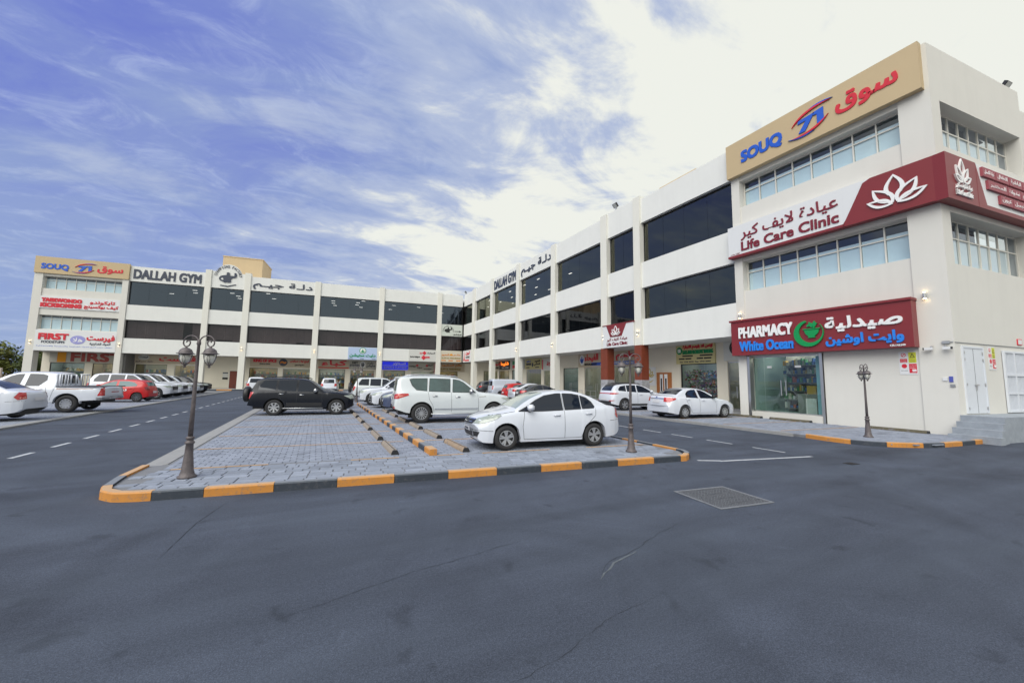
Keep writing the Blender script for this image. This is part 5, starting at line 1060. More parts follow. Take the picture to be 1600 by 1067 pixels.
def car_surface(c):
    """lofted body, nose at x=+L/2; all coordinates from the nose (xn) are mirrored into local x"""
    xs = set([0, .02, .05, .1, .16, .24])
    xs |= set([c.L-q for q in (0, .02, .05, .1, .16, .24)])
    x = .3
    while x < c.L-.3: xs.add(round(x, 3)); x += .085
    for p in c.top: xs.add(round(p[0], 3))
    arch = []
    for xc in (c.xf, c.xr):
        for a in range(0, 181, 12): xs.add(round(xc+c.ar*math.cos(R_(a)), 4))
        xs = {q for q in xs if not (abs(abs(q-xc)-c.ar) < .035 and abs(abs(q-xc)-c.ar) > .0006)}
    xs = sorted(xs); st = []
    for x in xs:
        if st and x-st[-1] < .008: continue
        st.append(x)
    rows = []
    def section(x, zb):
        w = c.W/2*interp(c.plan, x); T = interp(c.top, x); B = min(interp(c.belt, x), T-.035); z0 = min(zb, B-.06)
        P = [(w-.16, z0)]
        for t in (0, .12, .3, .5, .7, .86, .95, 1):
            z = z0+(B-z0)*t
            q = (z-c.zw)/(B-c.zw+1e-6) if z > c.zw else (c.zw-z)/(c.zw-.15)
            y = w-(.045*q**2.2 if z > c.zw else .05*q**2) - (.02*((t-.86)/.14)**2 if t > .86 else 0)
            if x < .2 or x > c.L-.2: y -= .02
            P.append((y, z))
        ys = P[-1][0]; gh = T-B; cr = min(.045+.10*gh, gh*.55) if gh > .12 else gh*.8
        ye = ys-.02
        tum = c.tum
        zt = T-cr
        for t in (.25, .5, .75, 1): P.append((ys-.015-tum*(zt-B)*t if gh > .12 else ys-.015-.02*t, B+(zt-B)*t))
        ye, ze = P[-1]
        for k in range(1, 8):
            a = math.pi/2*k/7; P.append((ye*math.cos(a)**.75 if k < 7 else 0.0, ze+cr*math.sin(a)**(.8)))
        return P
    bm = bmesh.new(); R = []
    def zbot(x, side=0):
        zs = interp(c.bot, x)
        for xc in (c.xf, c.xr):
            d = abs(x-xc)
            if d < c.ar-.001: return c.r+math.sqrt(max(0, c.ar**2-d*d))*c.af
        return zs
    full = []
    for i, x in enumerate(st):
        zb = zbot(x)
        for xc in (c.xf, c.xr):
            if abs(abs(x-xc)-c.ar) < .002:            # arch edge: a station on each side of the jump
                a, b = (interp(c.bot, x), c.r) if x < xc else (c.r, interp(c.bot, x))
                full.append((x-.0005, a)); full.append((x+.0005, b)); zb = None
        if zb is not None: full.append((x, zb))
    for x, zb in full:
        P = section(x, zb); xl = c.L/2-x
        bow = lambda y: -c.nb*(abs(y)/(c.W/2))**2.4*max(0, 1-x/.55)-c.nb*.8*(abs(y)/(c.W/2))**2.4*0
        def xx(y, z):
            e = xl
            if x < .55: e -= c.nb*(abs(y)/(c.W/2))**2.2*(1-x/.55)
            if x > c.L-.5: e += c.nb*.6*(abs(y)/(c.W/2))**2.2*(1-(c.L-x)/.5)
            return e
        L_ = [bm.verts.new((xx(y, z), y, z)) for y, z in P]; Rr = [L_[-1] if k == len(P)-1 else bm.verts.new((xx(y, z), -y, z)) for k, (y, z) in enumerate(P)]
        R.append((L_, Rr))
    for (a, a2), (b, b2) in zip(R, R[1:]):
        for k in range(len(a)-1):
            for p, q, fl in ((a, b, 0), (a2, b2, 1)):
                f = (p[k], q[k], q[k+1], p[k+1]) if not fl else (p[k+1], q[k+1], q[k], p[k])
                try: bm.faces.new(f)
                except ValueError: pass
    for a, a2 in (R[0], R[-1]):
        try: bm.faces.new(a+list(reversed(a2[:-1])))
        except ValueError: pass
    bmesh.ops.recalc_face_normals(bm, faces=bm.faces)
    return bm
def build_car(c, label, cat, paintm, name='parked_car', group='parked cars'):
    root = empty(name, label, cat, (0, 0, 0), 0, group)
    bm = car_surface(c); tri = bm.copy(); bmesh.ops.triangulate(tri, faces=tri.faces); bvh = BVHTree.FromBMesh(tri); tri.free()
    for v in bm.verts: v.co *= KC
    body = mesh_from(bm, 'body', paintm, True)
    try: body.set_sharp_from_angle(angle=R_(38))
    except Exception: pass
    link('body', body, root)
    def patch(nm, m, pts, th=0, off=.004, mirror=False, sub=.07, parent=None, both=True, thick=0, twin=True):
        """outline given as seen from direction th (0 = from the left side, 90 = front, -90 = rear), laid on the body"""
        if th == 'top': o = Vector((0, 0, 1)); t = None
        else: o = Vector((math.sin(R_(th)), math.cos(R_(th)), 0)); t = Vector((math.cos(R_(th)), -math.sin(R_(th)), 0))
        b = bmesh.new()
        if t is None: vs = [b.verts.new((x, y, 0)) for x, y in pts]
        else: vs = [b.verts.new((s_, z, 0)) for s_, z in pts]
        try: b.faces.new(vs)
        except ValueError: return
        for ax in (0, 1):
            lo = min(p[ax] for p in pts); hi = max(p[ax] for p in pts); k = int((hi-lo)/sub)+1
            for i in range(1, k):
                pl = Vector((0, 0, 0)); pl[ax] = lo+(hi-lo)*i/k; nn = Vector((0, 0, 0)); nn[ax] = 1
                bmesh.ops.bisect_plane(b, geom=b.verts[:]+b.edges[:]+b.faces[:], plane_co=pl, plane_no=nn)
        bad = []
        for v in b.verts:
            q = Vector((v.co.x, v.co.y, 6)) if t is None else t*v.co.x+Vector((0, 0, v.co.y))+o*6
            loc, nrm, _, _ = bvh.ray_cast(q, -o)
            if loc is None: loc, nrm, _, _ = bvh.find_nearest(q-o*(6-2.2))
            if nrm.dot(o) < 0: nrm = -nrm
            v.co = (loc+(nrm*.6+o*.4)*off)*KC
        me = bpy.data.meshes.new(nm); bmesh.ops.triangulate(b, faces=b.faces)
        if mirror:
            for v in b.verts: v.co.y *= -1
        b.to_mesh(me); b.free(); me.materials.append(m); me.polygons.foreach_set('use_smooth', [True]*len(me.polygons))
        ob = link(nm, me, parent or root)
        if not mirror and twin and (th not in (90, -90, 'top')): patch(nm, m, pts, th, off, True, sub, parent)
        return ob
    c.patch = patch; X = lambda x: c.L/2-x
    def side(nm, m, pts, off=.004): return patch(nm, m, [(X(x), z) for x, z in pts], 0, off)
    def strip(nm, m, pts, w, off=.003):
        b = bmesh.new()
        for mir in (1, -1):
            pr = None; P = [Vector((X(x), z)) for x, z in pts]; out = []
            for a, d in zip(P, P[1:]):
                k = max(1, int((d-a).length/.05)); out += [a+(d-a)*i/k for i in range(k)]
            out.append(P[-1])
            for i, p in enumerate(out):
                d = (out[min(i+1, len(out)-1)]-out[max(0, i-1)]).normalized(); nrm2 = Vector((-d.y, d.x))*w/2; cur = []
                for s_ in (1, -1):
                    q = p+nrm2*s_; loc, nn, _, _ = bvh.ray_cast(Vector((q.x, 6, q.y)), Vector((0, -1, 0)))
                    if loc is None: loc = bvh.find_nearest(Vector((q.x, c.W/2, q.y)))[0]
                    cur.append(b.verts.new((loc.x*KC, mir*(loc.y+off)*KC, loc.z*KC)))
                if pr: b.faces.new((pr[0], pr[1], cur[1], cur[0]))
                pr = cur
        me = bpy.data.meshes.new(nm); b.to_mesh(me); b.free(); me.materials.append(m); return link(nm, me, root)
    # glass
    for w in c.windows: side('side_window', c.glass, w, .005)
    if c.wtrim:
        lo = c.windows
        for w in lo: strip('window_seal', TRIM, w+[w[0]], .018, .0065)
    y1 = c.ws[2]; y2 = c.ws[3]
    patch('windscreen', c.wglass, [(X(c.ws[0]), -y1), (X(c.ws[0]), y1), (X(c.ws[1]), y2), (X(c.ws[1]), -y2)], 'top', .006)
    if c.rg[0] == 'top': patch('rear_window', c.glass, [(X(c.rg[1]), -c.rg[3]), (X(c.rg[1]), c.rg[3]), (X(c.rg[2]), c.rg[4]), (X(c.rg[2]), -c.rg[4])], 'top', .006)
    else: patch('rear_window', c.glass, c.rg[1], -90, .006)
    for s in c.seams: strip('panel_seam', SEAM, s, .010)
    # lamps, grille, plates
    for s in c.head: patch('headlight', HLG, s[1], s[0], .012)
    for s in c.tail: patch('tail_light', s[2] if len(s) > 2 else TLG, s[1], s[0], .012)
    for s in c.front: patch(s[0], s[1], s[2], 90, s[3] if len(s) > 3 else .008)
    for s in c.rear: patch(s[0], s[1], s[2], -90, s[3] if len(s) > 3 else .008)
    for s in getattr(c, 'extra', []): patch(s[0], s[1], s[2], s[3], s[4] if len(s) > 4 else .006)
    # handles, mirrors
    def hx(nm, m, a, b_, par=root, k=1):
        q = bmesh.new(); (x0, y0, z0), (x1, y1_, z1) = a, b_
        hexa(q, [(x0*KC, y0*KC, z0*KC), (x1*KC, y0*KC, z0*KC), (x1*KC, y1_*KC, z0*KC), (x0*KC, y1_*KC, z0*KC), (x0*KC, y0*KC, z1*KC), (x1*KC, y0*KC, z1*KC), (x1*KC, y1_*KC, z1*KC), (x0*KC, y1_*KC, z1*KC)])
        bmesh.ops.bevel(q, geom=q.edges[:], offset=.22*min(abs(x1-x0), abs(y1_-y0), abs(z1-z0))*KC*k, segments=2, affect='EDGES'); return link(nm, mesh_from(q, nm, m, True), par)
    for (x, z) in c.handles:
        loc = bvh.ray_cast(Vector((X(x), 6, z)), Vector((0, -1, 0)))[0]; y = loc.y if loc else c.W/2
        for s in (1, -1): hx('door_handle', c.hmat or paintm, (X(x)-.10, min(s*(y-.004), s*(y+.038)), z-.018), (X(x)+.10, max(s*(y-.004), s*(y+.038)), z+.018))
    mx, mz = c.mirror; loc = bvh.ray_cast(Vector((X(mx), 6, mz)), Vector((0, -1, 0)))[0]; y = loc.y if loc else c.W/2-.08
    for s in (1, -1):
        a = (X(mx)-.07, s*(y+.04), mz-.0); b_ = (X(mx)+.09, s*(y+.24), mz+.17)
        mm = hx('mirror', c.mmat or paintm, (a[0], min(a[1], b_[1]), a[2]), (b_[0], max(a[1], b_[1]), b_[2])); hx('mirror_stem', TRIM, (X(mx)-.03, min(s*(y-.03), s*(y+.08)), mz-.03), (X(mx)+.05, max(s*(y-.03), s*(y+.08)), mz+.03), mm)
    # underbody and wheel wells
    q = bmesh.new(); w = c.W/2
    def hb(x0, x1, y0, y1_, z0, z1): hexa(q, [(x*KC, y*KC, z*KC) for x, y, z in ((x0, y0, z0), (x1, y0, z0), (x1, y1_, z0), (x0, y1_, z0), (x0, y0, z1), (x1, y0, z1), (x1, y1_, z1), (x0, y1_, z1))])
    zb = interp(c.bot, c.L/2)
    hb(X(c.L-.25), X(.25), -w+.33, w-.33, zb-.02, zb+.35)
    hb(X(c.xr-c.ar-.02), X(c.xf+c.ar+.02), -w+.10, w-.10, zb+.0, zb+.12)
    hb(X(c.L-.30), X(c.xr+c.ar+.02), -w+.28, w-.28, interp(c.bot, c.L-.4)+.01, interp(c.bot, c.L-.4)+.1); hb(X(c.xf-c.ar-.02), X(.34), -w+.30, w-.30, interp(c.bot, .4)+.01, interp(c.bot, .4)+.1)
    for xc in (c.xf, c.xr):
        for s in (1, -1): hb(X(xc)-c.ar-.03, X(xc)+c.ar+.03, min(s*(w-.36), s*(w-.33)), max(s*(w-.36), s*(w-.33)), .2, c.r+c.ar+.06)
    link('underbody', mesh_from(q, 'underbody', TRIM), root)
    # wheels
    tw = c.tw; wm = {}
    def wheelmesh():
        prof = [(c.r*.60, -.5), (c.r*.80, -.50), (c.r*.93, -.46), (c.r*.99, -.36), (c.r, -.2), (c.r, .2), (c.r*.99, .36), (c.r*.93, .46), (c.r*.80, .50), (c.r*.64, .5), (c.r*.62, .40)]
        b = bmesh.new(); seg = 36; rg = []
        for r, t in prof: rg.append([b.verts.new((r*math.cos(2*math.pi*i/seg)*KC, t*tw*KC, r*math.sin(2*math.pi*i/seg)*KC)) for i in range(seg)])
        for a, d in zip(rg, rg[1:]):
            for i in range(seg): b.faces.new((a[i], a[(i+1) % seg], d[(i+1) % seg], d[i]))
        t_ = mesh_from(b, 'wheel', TYRE, True)
        b = bmesh.new(); R1 = c.r*c.rr
        def ringz(r0, r1, y0, y1_, mi):
            A = []
            for r, y in ((r0, y0), (r1, y1_)): A.append([b.verts.new((r*math.cos(2*math.pi*i/seg)*KC, y*KC, r*math.sin(2*math.pi*i/seg)*KC)) for i in range(seg)])
            for i in range(seg): b.faces.new((A[0][i], A[0][(i+1) % seg], A[1][(i+1) % seg], A[1][i])).material_index = mi
            return A
        yo = tw*.5
        ringz(R1, R1*.93, yo*.99, yo*1.0, 0); ringz(R1*.93, R1*.90, yo*1.0, yo*.80, 0); ringz(R1*1.02, R1, yo*.8, yo*.99, 0)
        A = ringz(R1*.92, .01, yo*.55, yo*.52, 1)
        hub = ringz(R1*.26, R1*.24, yo*.78, yo*.93, 0); b.faces.new([b.verts.new((R1*.24*math.cos(2*math.pi*i/16)*KC, yo*.93*KC, R1*.24*math.sin(2*math.pi*i/16)*KC)) for i in range(16)])
        for k in range(c.spokes):
            a = 2*math.pi*k/c.spokes+.2
            if c.split:
                pairs = [(a-.5/c.spokes*1.9, a-.14), (a+.5/c.spokes*1.9, a+.14)] if c.spokes <= 6 else [(a, a)]
            else: pairs = [(a, a)]
            for ao, ai in pairs:
                w0 = c.sw*R1; w1 = c.sw*R1*1.25
                def pt(r, an, off, y): return ((r*math.cos(an)-off*math.sin(an))*KC, y*KC, (r*math.sin(an)+off*math.cos(an))*KC)
                v = [pt(R1*.18, ai, -w0/2, yo*.88), pt(R1*.18, ai, w0/2, yo*.88), pt(R1*.95, ao, w1/2, yo*.97), pt(R1*.95, ao, -w1/2, yo*.97)]; v2 = [pt(R1*.18, ai, -w0/2, yo*.6), pt(R1*.18, ai, w0/2, yo*.6), pt(R1*.95, ao, w1/2, yo*.7), pt(R1*.95, ao, -w1/2, yo*.7)]
                hexa(b, v2+v)
        return t_, mesh_from(b, 'rim', [c.rimm, RIMD], False)
    tm, rm = wheelmesh()
    for xc in (c.xf, c.xr):
        for s in (1, -1):
            o = link('wheel', tm, root); o.location = (X(xc)*KC, s*(w-tw/2-.02)*KC, c.r*KC); o.rotation_euler = (0, random.random()*0, 0 if s > 0 else math.pi); link('rim', rm, o)
    if c.rails:
        for s in (1, -1):
            b = bmesh.new(); P = []
            for x, z in c.rails: P.append((X(x)*KC, s*(c.railY)*KC, z*KC))
            tube(b, P, .02, 6); link('roof_rail', mesh_from(b, 'roof_rail', c.railm, True), root)
    if c.spare:
        b = bmesh.new(); seg = 24; rg = []
        for r, x in ((.06, .02), (.34, .02), (.385, .07), (.385, .2), (.34, .26), (.05, .28)): rg.append([b.verts.new(((X(c.L)-x)*KC, (c.spare[0]+r*math.cos(2*math.pi*i/seg))*KC, (c.spare[1]+r*math.sin(2*math.pi*i/seg))*KC)) for i in range(seg)])
        for a, d in zip(rg, rg[1:]):
            for i in range(seg): b.faces.new((a[i], a[(i+1) % seg], d[(i+1) % seg], d[i]))
        b.faces.new(rg[-1]); link('spare_wheel', mesh_from(b, 'spare_wheel', TRIM, True), root)
    for h in getattr(c, 'boxes', []): hx(h[0], h[1], tuple(h[2]), tuple(h[3]))
    return root
PL = [(0, .80), (.05, .86), (.15, .915), (.35, .955), (.7, .985), (1.2, 1.0)]
def plan(L, a=PL, rear=(.86, .90, .94, .97, .99)): return a+[(L-1.2, 1.0), (L-.6, rear[4]), (L-.3, rear[3]), (L-.15, rear[2]), (L-.05, rear[1]), (L, rear[0])]
def base(**k):
    d = dict(glass=CGL, wglass=CGL, wtrim=False, windows=[], seams=[], head=[], tail=[], front=[], rear=[], handles=[], hmat=None, mmat=None, mirror=(1.4, 1.0), rails=None, railY=.6, railm=TRIM, spare=None, tw=.21, spokes=5, split=True, sw=.15, rr=.66, rimm=RIMS, zw=.55, tum=.42, af=1.0, nb=.22)
    d.update(k); return Car(**d)
def X2(L, pts): return [(L/2-x, z) for x, z in pts]
SPECS = {}
# -- small white saloon (nearest)
L = 4.47
SPECS['saloon'] = lambda: base(L=4.47, W=1.70, r=.315, ar=.385, xf=.86, xr=3.46, tw=.195, spokes=5, split=True, sw=.20, rr=.62, nb=.26, plan=plan(4.47, rear=(.80, .86, .91, .95, .985)),
    top=[(0, .66), (.03, .72), (.12, .80), (.35, .885), (.7, .965), (1.0, 1.03), (1.12, 1.06), (1.4, 1.23), (1.75, 1.40), (2.05, 1.485), (2.4, 1.525), (2.8, 1.53), (3.15, 1.49), (3.45, 1.39), (3.75, 1.24), (3.98, 1.14), (4.2, 1.11), (4.36, 1.07), (4.43, .97), (4.47, .72)],
    belt=[(0, .60), (.2, .72), (.7, .88), (1.1, .955), (1.6, .975), (2.6, 1.00), (3.4, 1.045), (3.9, 1.06), (4.3, 1.03), (4.47, .7)], bot=[(0, .30), (.12, .215), (.5, .20), (1.3, .205), (3.0, .205), (3.9, .25), (4.3, .30), (4.47, .42)],
    windows=[[(1.20, .985), (1.42, 1.09), (1.72, 1.265), (2.0, 1.385), (2.35, 1.44), (2.50, 1.445), (2.50, 1.005), (1.9, .985)], [(2.56, 1.008), (2.56, 1.445), (2.85, 1.435), (3.06, 1.40), (3.06, 1.03)], [(3.10, 1.032), (3.10, 1.39), (3.28, 1.33), (3.42, 1.22), (3.50, 1.09), (3.46, 1.048)]],
    wtrim=True, glass=CGL, wglass=CGW, ws=(1.16, 2.0, .66, .50), rg=('top', 3.30, 3.86, .50, .62),
    seams=[[(1.36, .97), (1.30, .60), (1.34, .27)], [(2.53, 1.44), (2.53, .26)], [(3.52, 1.05), (3.50, .85), (3.36, .72), (3.22, .60), (3.12, .45), (3.05, .26)], [(1.34, .27), (3.05, .265)], [(.42, .88), (.75, .93), (1.1, .985)], [(.05, .52), (.5, .50)], [(3.98, .70), (4.4, .72)]],
    head=[LM(40, 4.47, [(.06, .46, .67), (.26, .74, .69), (.50, .82, .77), (.70, .83, .875), (.66, .80, .905), (.42, .68, .885), (.16, .48, .80)])],
    tail=[LM(-40, 4.47, [(4.45, .60, .80), (4.30, .78, .76), (4.20, .82, .86), (4.30, .76, 1.04), (4.42, .60, 1.03)]), LM(-40, 4.47, [(4.45, .62, .82), (4.34, .74, .80), (4.30, .77, .87), (4.43, .62, .88)])+(TLO,)],
    front=[('grille', TRIM, [(-.40, .66), (.40, .66), (.52, .78), (-.52, .78)], .006), ('grille_bar', CHR, [(-.42, .765), (.42, .765), (.44, .79), (-.44, .79)], .014), ('grille_bar', CHR, [(-.36, .70), (.36, .70), (.37, .715), (-.37, .715)], .014), ('lower_intake', TRIM, [(-.38, .34), (.38, .34), (.42, .47), (-.42, .47)], .006), ('number_plate', PLT, [(-.26, .47), (.26, .47), (.26, .58), (-.26, .58)], .02), ('plate_digits', LETGREY, [(-.17, .495), (.2, .495), (.2, .55), (-.17, .55)], .024)],
    extra=[('fog_recess', TRIM, LM(60, 4.47, [(.05, .50, .36), (.10, .66, .36), (.12, .72, .48), (.05, .46, .48)])[1], 60)], rear=[('number_plate', PLT, [(-.26, .72), (.26, .72), (.26, .83), (-.26, .83)], .02)], handles=[(2.30, .87), (3.28, .90)], mirror=(1.50, 1.0))
# -- compact three-box saloon (white, at the pharmacy)
SPECS['compact'] = lambda: base(L=4.54, W=1.76, r=.315, ar=.375, xf=.93, xr=3.53, tw=.20, spokes=8, split=False, sw=.24, rr=.62, nb=.24, plan=plan(4.54, rear=(.86, .90, .94, .97, .99)),
    top=[(0, .60), (.04, .70), (.2, .78), (.6, .87), (1.1, .95), (1.3, 1.0), (1.7, 1.20), (2.05, 1.37), (2.4, 1.45), (2.8, 1.475), (3.2, 1.44), (3.5, 1.34), (3.8, 1.19), (4.05, 1.09), (4.3, 1.08), (4.44, 1.05), (4.50, .95), (4.54, .62)],
    belt=[(0, .56), (.3, .72), (1.2, .91), (2.5, .955), (3.6, 1.00), (4.2, 1.0), (4.54, .6)], bot=[(0, .28), (.12, .2), (.5, .19), (3.1, .2), (4.0, .22), (4.54, .30)],
    windows=[[(1.50, .955), (1.75, 1.09), (2.08, 1.26), (2.35, 1.36), (2.56, 1.38), (2.50, .97)], [(2.63, .975), (2.68, 1.385), (2.95, 1.38), (3.2, 1.32), (3.38, 1.19), (3.40, 1.01)]], ws=(1.42, 2.2, .68, .55), rg=('top', 3.32, 3.88, .52, .64),
    seams=[[(1.56, .93), (1.50, .26)], [(2.58, .97), (2.60, .26)], [(3.48, 1.0), (3.36, .74), (3.14, .40), (3.05, .26)], [(1.5, .265), (3.05, .265)]],
    head=[LM(40, 4.54, [(.05, .50, .60), (.30, .78, .62), (.62, .86, .76), (.55, .82, .83), (.15, .52, .74)])], tail=[LM(-50, 4.54, [(4.53, .50, .80), (4.42, .76, .78), (4.10, .87, .92), (4.12, .86, .98), (4.40, .76, 1.00), (4.50, .50, 1.0)])],
    front=[('grille', TRIM, [(-.42, .58), (.42, .58), (.46, .70), (-.46, .70)]), ('lower_intake', TRIM, [(-.5, .26), (.5, .26), (.5, .42), (-.5, .42)]), ('number_plate', PLT, [(-.26, .42), (.26, .42), (.26, .53), (-.26, .53)], .02)],
    rear=[('chrome_strip', CHR, [(-.46, .93), (.46, .93), (.46, .965), (-.46, .965)], .02), ('number_plate', PLT, [(-.24, .73), (.24, .73), (.24, .87), (-.24, .87)], .02), ('badge', CHR, [(-.05, .985), (.05, .985), (.05, 1.03), (-.05, 1.03)], .02), ('bumper_line', SEAM, [(-.7, .60), (.7, .60), (.7, .607), (-.7, .607)], .006)], handles=[(2.38, .86), (3.34, .90)], mirror=(1.72, .98), mmat=TRIM)
# -- big pearl-white SUV
SPECS['big_suv'] = lambda: base(L=5.14, W=2.0, r=.40, ar=.47, xf=.93, xr=4.005, tw=.27, spokes=14, split=False, sw=.10, rr=.62, nb=.16, zw=.75, tum=.30, glass=CGT, wglass=CGL, plan=plan(5.14, rear=(.90, .93, .955, .975, .99)),
    top=[(0, .85), (.04, 1.0), (.2, 1.10), (.7, 1.19), (1.3, 1.24), (1.55, 1.28), (1.85, 1.5), (2.15, 1.73), (2.4, 1.84), (2.8, 1.90), (3.6, 1.93), (4.4, 1.92), (4.85, 1.88), (4.97, 1.80), (5.04, 1.45), (5.09, 1.12), (5.14, .75)],
    belt=[(0, .8), (.3, 1.02), (1.5, 1.20), (3.0, 1.22), (4.4, 1.27), (5.0, 1.22), (5.14, .75)], bot=[(0, .45), (.2, .36), (.5, .34), (1.4, .36), (3.5, .36), (4.5, .42), (5.0, .55), (5.14, .60)],
    windows=[[(1.72, 1.235), (1.98, 1.44), (2.25, 1.66), (2.45, 1.755), (2.70, 1.79), (2.74, 1.255)], [(2.84, 1.26), (2.82, 1.80), (3.68, 1.815), (3.72, 1.29)], [(3.80, 1.30), (3.78, 1.815), (4.35, 1.80), (4.50, 1.77), (4.40, 1.52), (4.22, 1.34)]], wtrim=True,
    ws=(1.6, 2.3, .78, .68), rg=('r', [(-.68, 1.30), (.68, 1.30), (.64, 1.76), (-.64, 1.76)]),
    seams=[[(1.66, 1.22), (1.62, .80), (1.62, .44)], [(2.79, 1.25), (2.78, .44)], [(3.76, 1.28), (3.70, .95), (3.56, .72), (3.50, .44)], [(1.62, .52), (3.5, .52)]],
    head=[LM(40, 5.14, [(.06, .55, .86), (.35, .86, .88), (.62, .93, 1.02), (.2, .62, 1.04)])], tail=[LM(-50, 5.14, [(5.06, .62, .98), (4.90, .88, .98), (4.52, .97, 1.12), (4.55, .96, 1.20), (4.85, .90, 1.19), (5.04, .62, 1.16)]), LM(-50, 5.14, [(5.02, .70, 1.03), (4.86, .89, 1.04), (4.64, .94, 1.13), (4.86, .88, 1.12)])+(TLO,), LM(-42, 5.14, [(5.08, .66, .60), (4.98, .82, .60), (4.98, .82, .67), (5.08, .66, .67)])],
    front=[('grille', TRIM, [(-.5, .7), (.5, .7), (.55, 1.0), (-.55, 1.0)]), ('number_plate', PLT, [(-.26, .55), (.26, .55), (.26, .66), (-.26, .66)], .02)],
    rear=[('chrome_strip', CHR, [(-.5, 1.10), (.5, 1.10), (.5, 1.15), (-.5, 1.15)], .02), ('number_plate', PLT, [(-.26, .93), (.26, .93), (.26, 1.06), (-.26, 1.06)], .02), ('lower_bumper', TRIM, [(-.8, .56), (.8, .56), (.8, .62), (-.8, .62)], .01)],
    handles=[(2.52, 1.06), (3.48, 1.10)], hmat=CHR, mirror=(1.98, 1.22), mmat=CHR, extra=[('side_vent', CHR, X2(5.14, [(1.28, 1.06), (1.60, 1.04), (1.60, 1.075), (1.30, 1.10)]), 0), ('sill_trim', CHR, X2(5.14, [(1.62, .56), (3.48, .56), (3.48, .585), (1.62, .585)]), 0, .012)],
    rails=[(2.45, 1.85), (2.6, 1.92), (3.6, 1.97), (4.4, 1.955), (4.6, 1.90)], railY=.66, railm=RIMS, boxes=[('running_board', RIMS, (-1.05, -1.04, .34), (1.05, -.86, .39)), ('running_board', RIMS, (-1.05, .86, .34), (1.05, 1.04, .39)), ('rear_spoiler', PPW, (-2.46, -.66, 1.80), (-2.2, .66, 1.86))])
# -- black SUV with spare wheel
def suv4(L=4.9, H=1.86, **k):
    d = dict(L=L, W=1.88, r=.385, ar=.455, xf=.86, xr=3.64, tw=.255, spokes=7, split=False, sw=.26, rr=.62, nb=.16, zw=.75, tum=.30, plan=plan(L, rear=(.90, .93, .955, .975, .99)),
        top=[(0, .80), (.05, .96), (.25, 1.06), (.7, 1.13), (1.25, 1.17), (1.45, 1.20), (1.75, 1.42), (2.05, 1.66), (2.25, 1.76), (2.6, 1.81), (3.4, 1.83), (4.1, 1.82), (4.40, 1.76), (4.62, 1.42), (4.74, 1.12), (4.8, .70), (4.84, .6)],
        belt=[(0, .74), (.3, .98), (1.4, 1.12), (3.0, 1.14), (4.3, 1.17), (4.7, 1.1), (4.84, .6)], bot=[(0, .42), (.2, .36), (.5, .34), (3.3, .34), (4.3, .42), (4.84, .5)],
        windows=[[(1.62, 1.16), (1.88, 1.38), (2.14, 1.60), (2.32, 1.69), (2.62, 1.72), (2.64, 1.17)], [(2.74, 1.175), (2.72, 1.725), (3.50, 1.725), (3.52, 1.20)], [(3.62, 1.21), (3.60, 1.725), (4.14, 1.70), (4.34, 1.42), (4.36, 1.23)]], wtrim=False,
        ws=(1.52, 2.22, .74, .64), rg=('r', [(-.62, 1.20), (.62, 1.20), (.56, 1.66), (-.56, 1.66)]),
        seams=[[(1.56, 1.14), (1.52, .42)], [(2.69, 1.17), (2.68, .42)], [(3.56, 1.19), (3.44, .90), (3.2, .62), (3.15, .42)], [(1.5, .5), (3.15, .5)]],
        head=[LM(42, 4.84, [(.05, .50, .80), (.25, .80, .80), (.55, .88, .96), (.2, .56, 1.0)])], tail=[LM(-45, 4.84, [(4.80, .64, .82), (4.66, .86, .82), (4.52, .88, 1.12), (4.70, .66, 1.15)])],
        front=[('grille', TRIM, [(-.48, .66), (.48, .66), (.52, .92), (-.52, .92)]), ('number_plate', PLT, [(-.26, .52), (.26, .52), (.26, .63), (-.26, .63)], .02)], rear=[('number_plate', PLT, [(-.7, .66), (-.3, .66), (-.3, .78), (-.7, .78)], .02)],
        handles=[(2.46, 1.0), (3.36, 1.04)], hmat=CHR, mirror=(1.86, 1.14), mmat=CHR, rails=[(2.2, 1.78), (2.4, 1.86), (3.3, 1.885), (4.0, 1.86), (4.15, 1.81)], railY=.62, boxes=[('running_board', RIMS, (-.85, -.98, .33), (.95, -.80, .37)), ('running_board', RIMS, (-.85, .80, .33), (.95, .98, .37))])
    d['L'] = 4.84; d.update(k); return base(**d)
SPECS['black_suv'] = lambda: suv4(spare=(0.0, 1.0), extra=[('lower_cladding', TRIM, X2(4.84, [(1.55, .44), (3.12, .44), (3.12, .62), (1.55, .62)]), 0, .01)])
SPECS['lc'] = lambda: suv4(spokes=6, sw=.2, hmat=None, mmat=None, rails=None)
SPECS['lc_spare'] = lambda: suv4(spokes=6, spare=(0.1, 1.02), hmat=None, mmat=None, rails=None, extra=[('lower_cladding', PDK, X2(4.84, [(1.5, .44), (3.2, .44), (3.2, .70), (1.5, .70)]), 0, .01)])
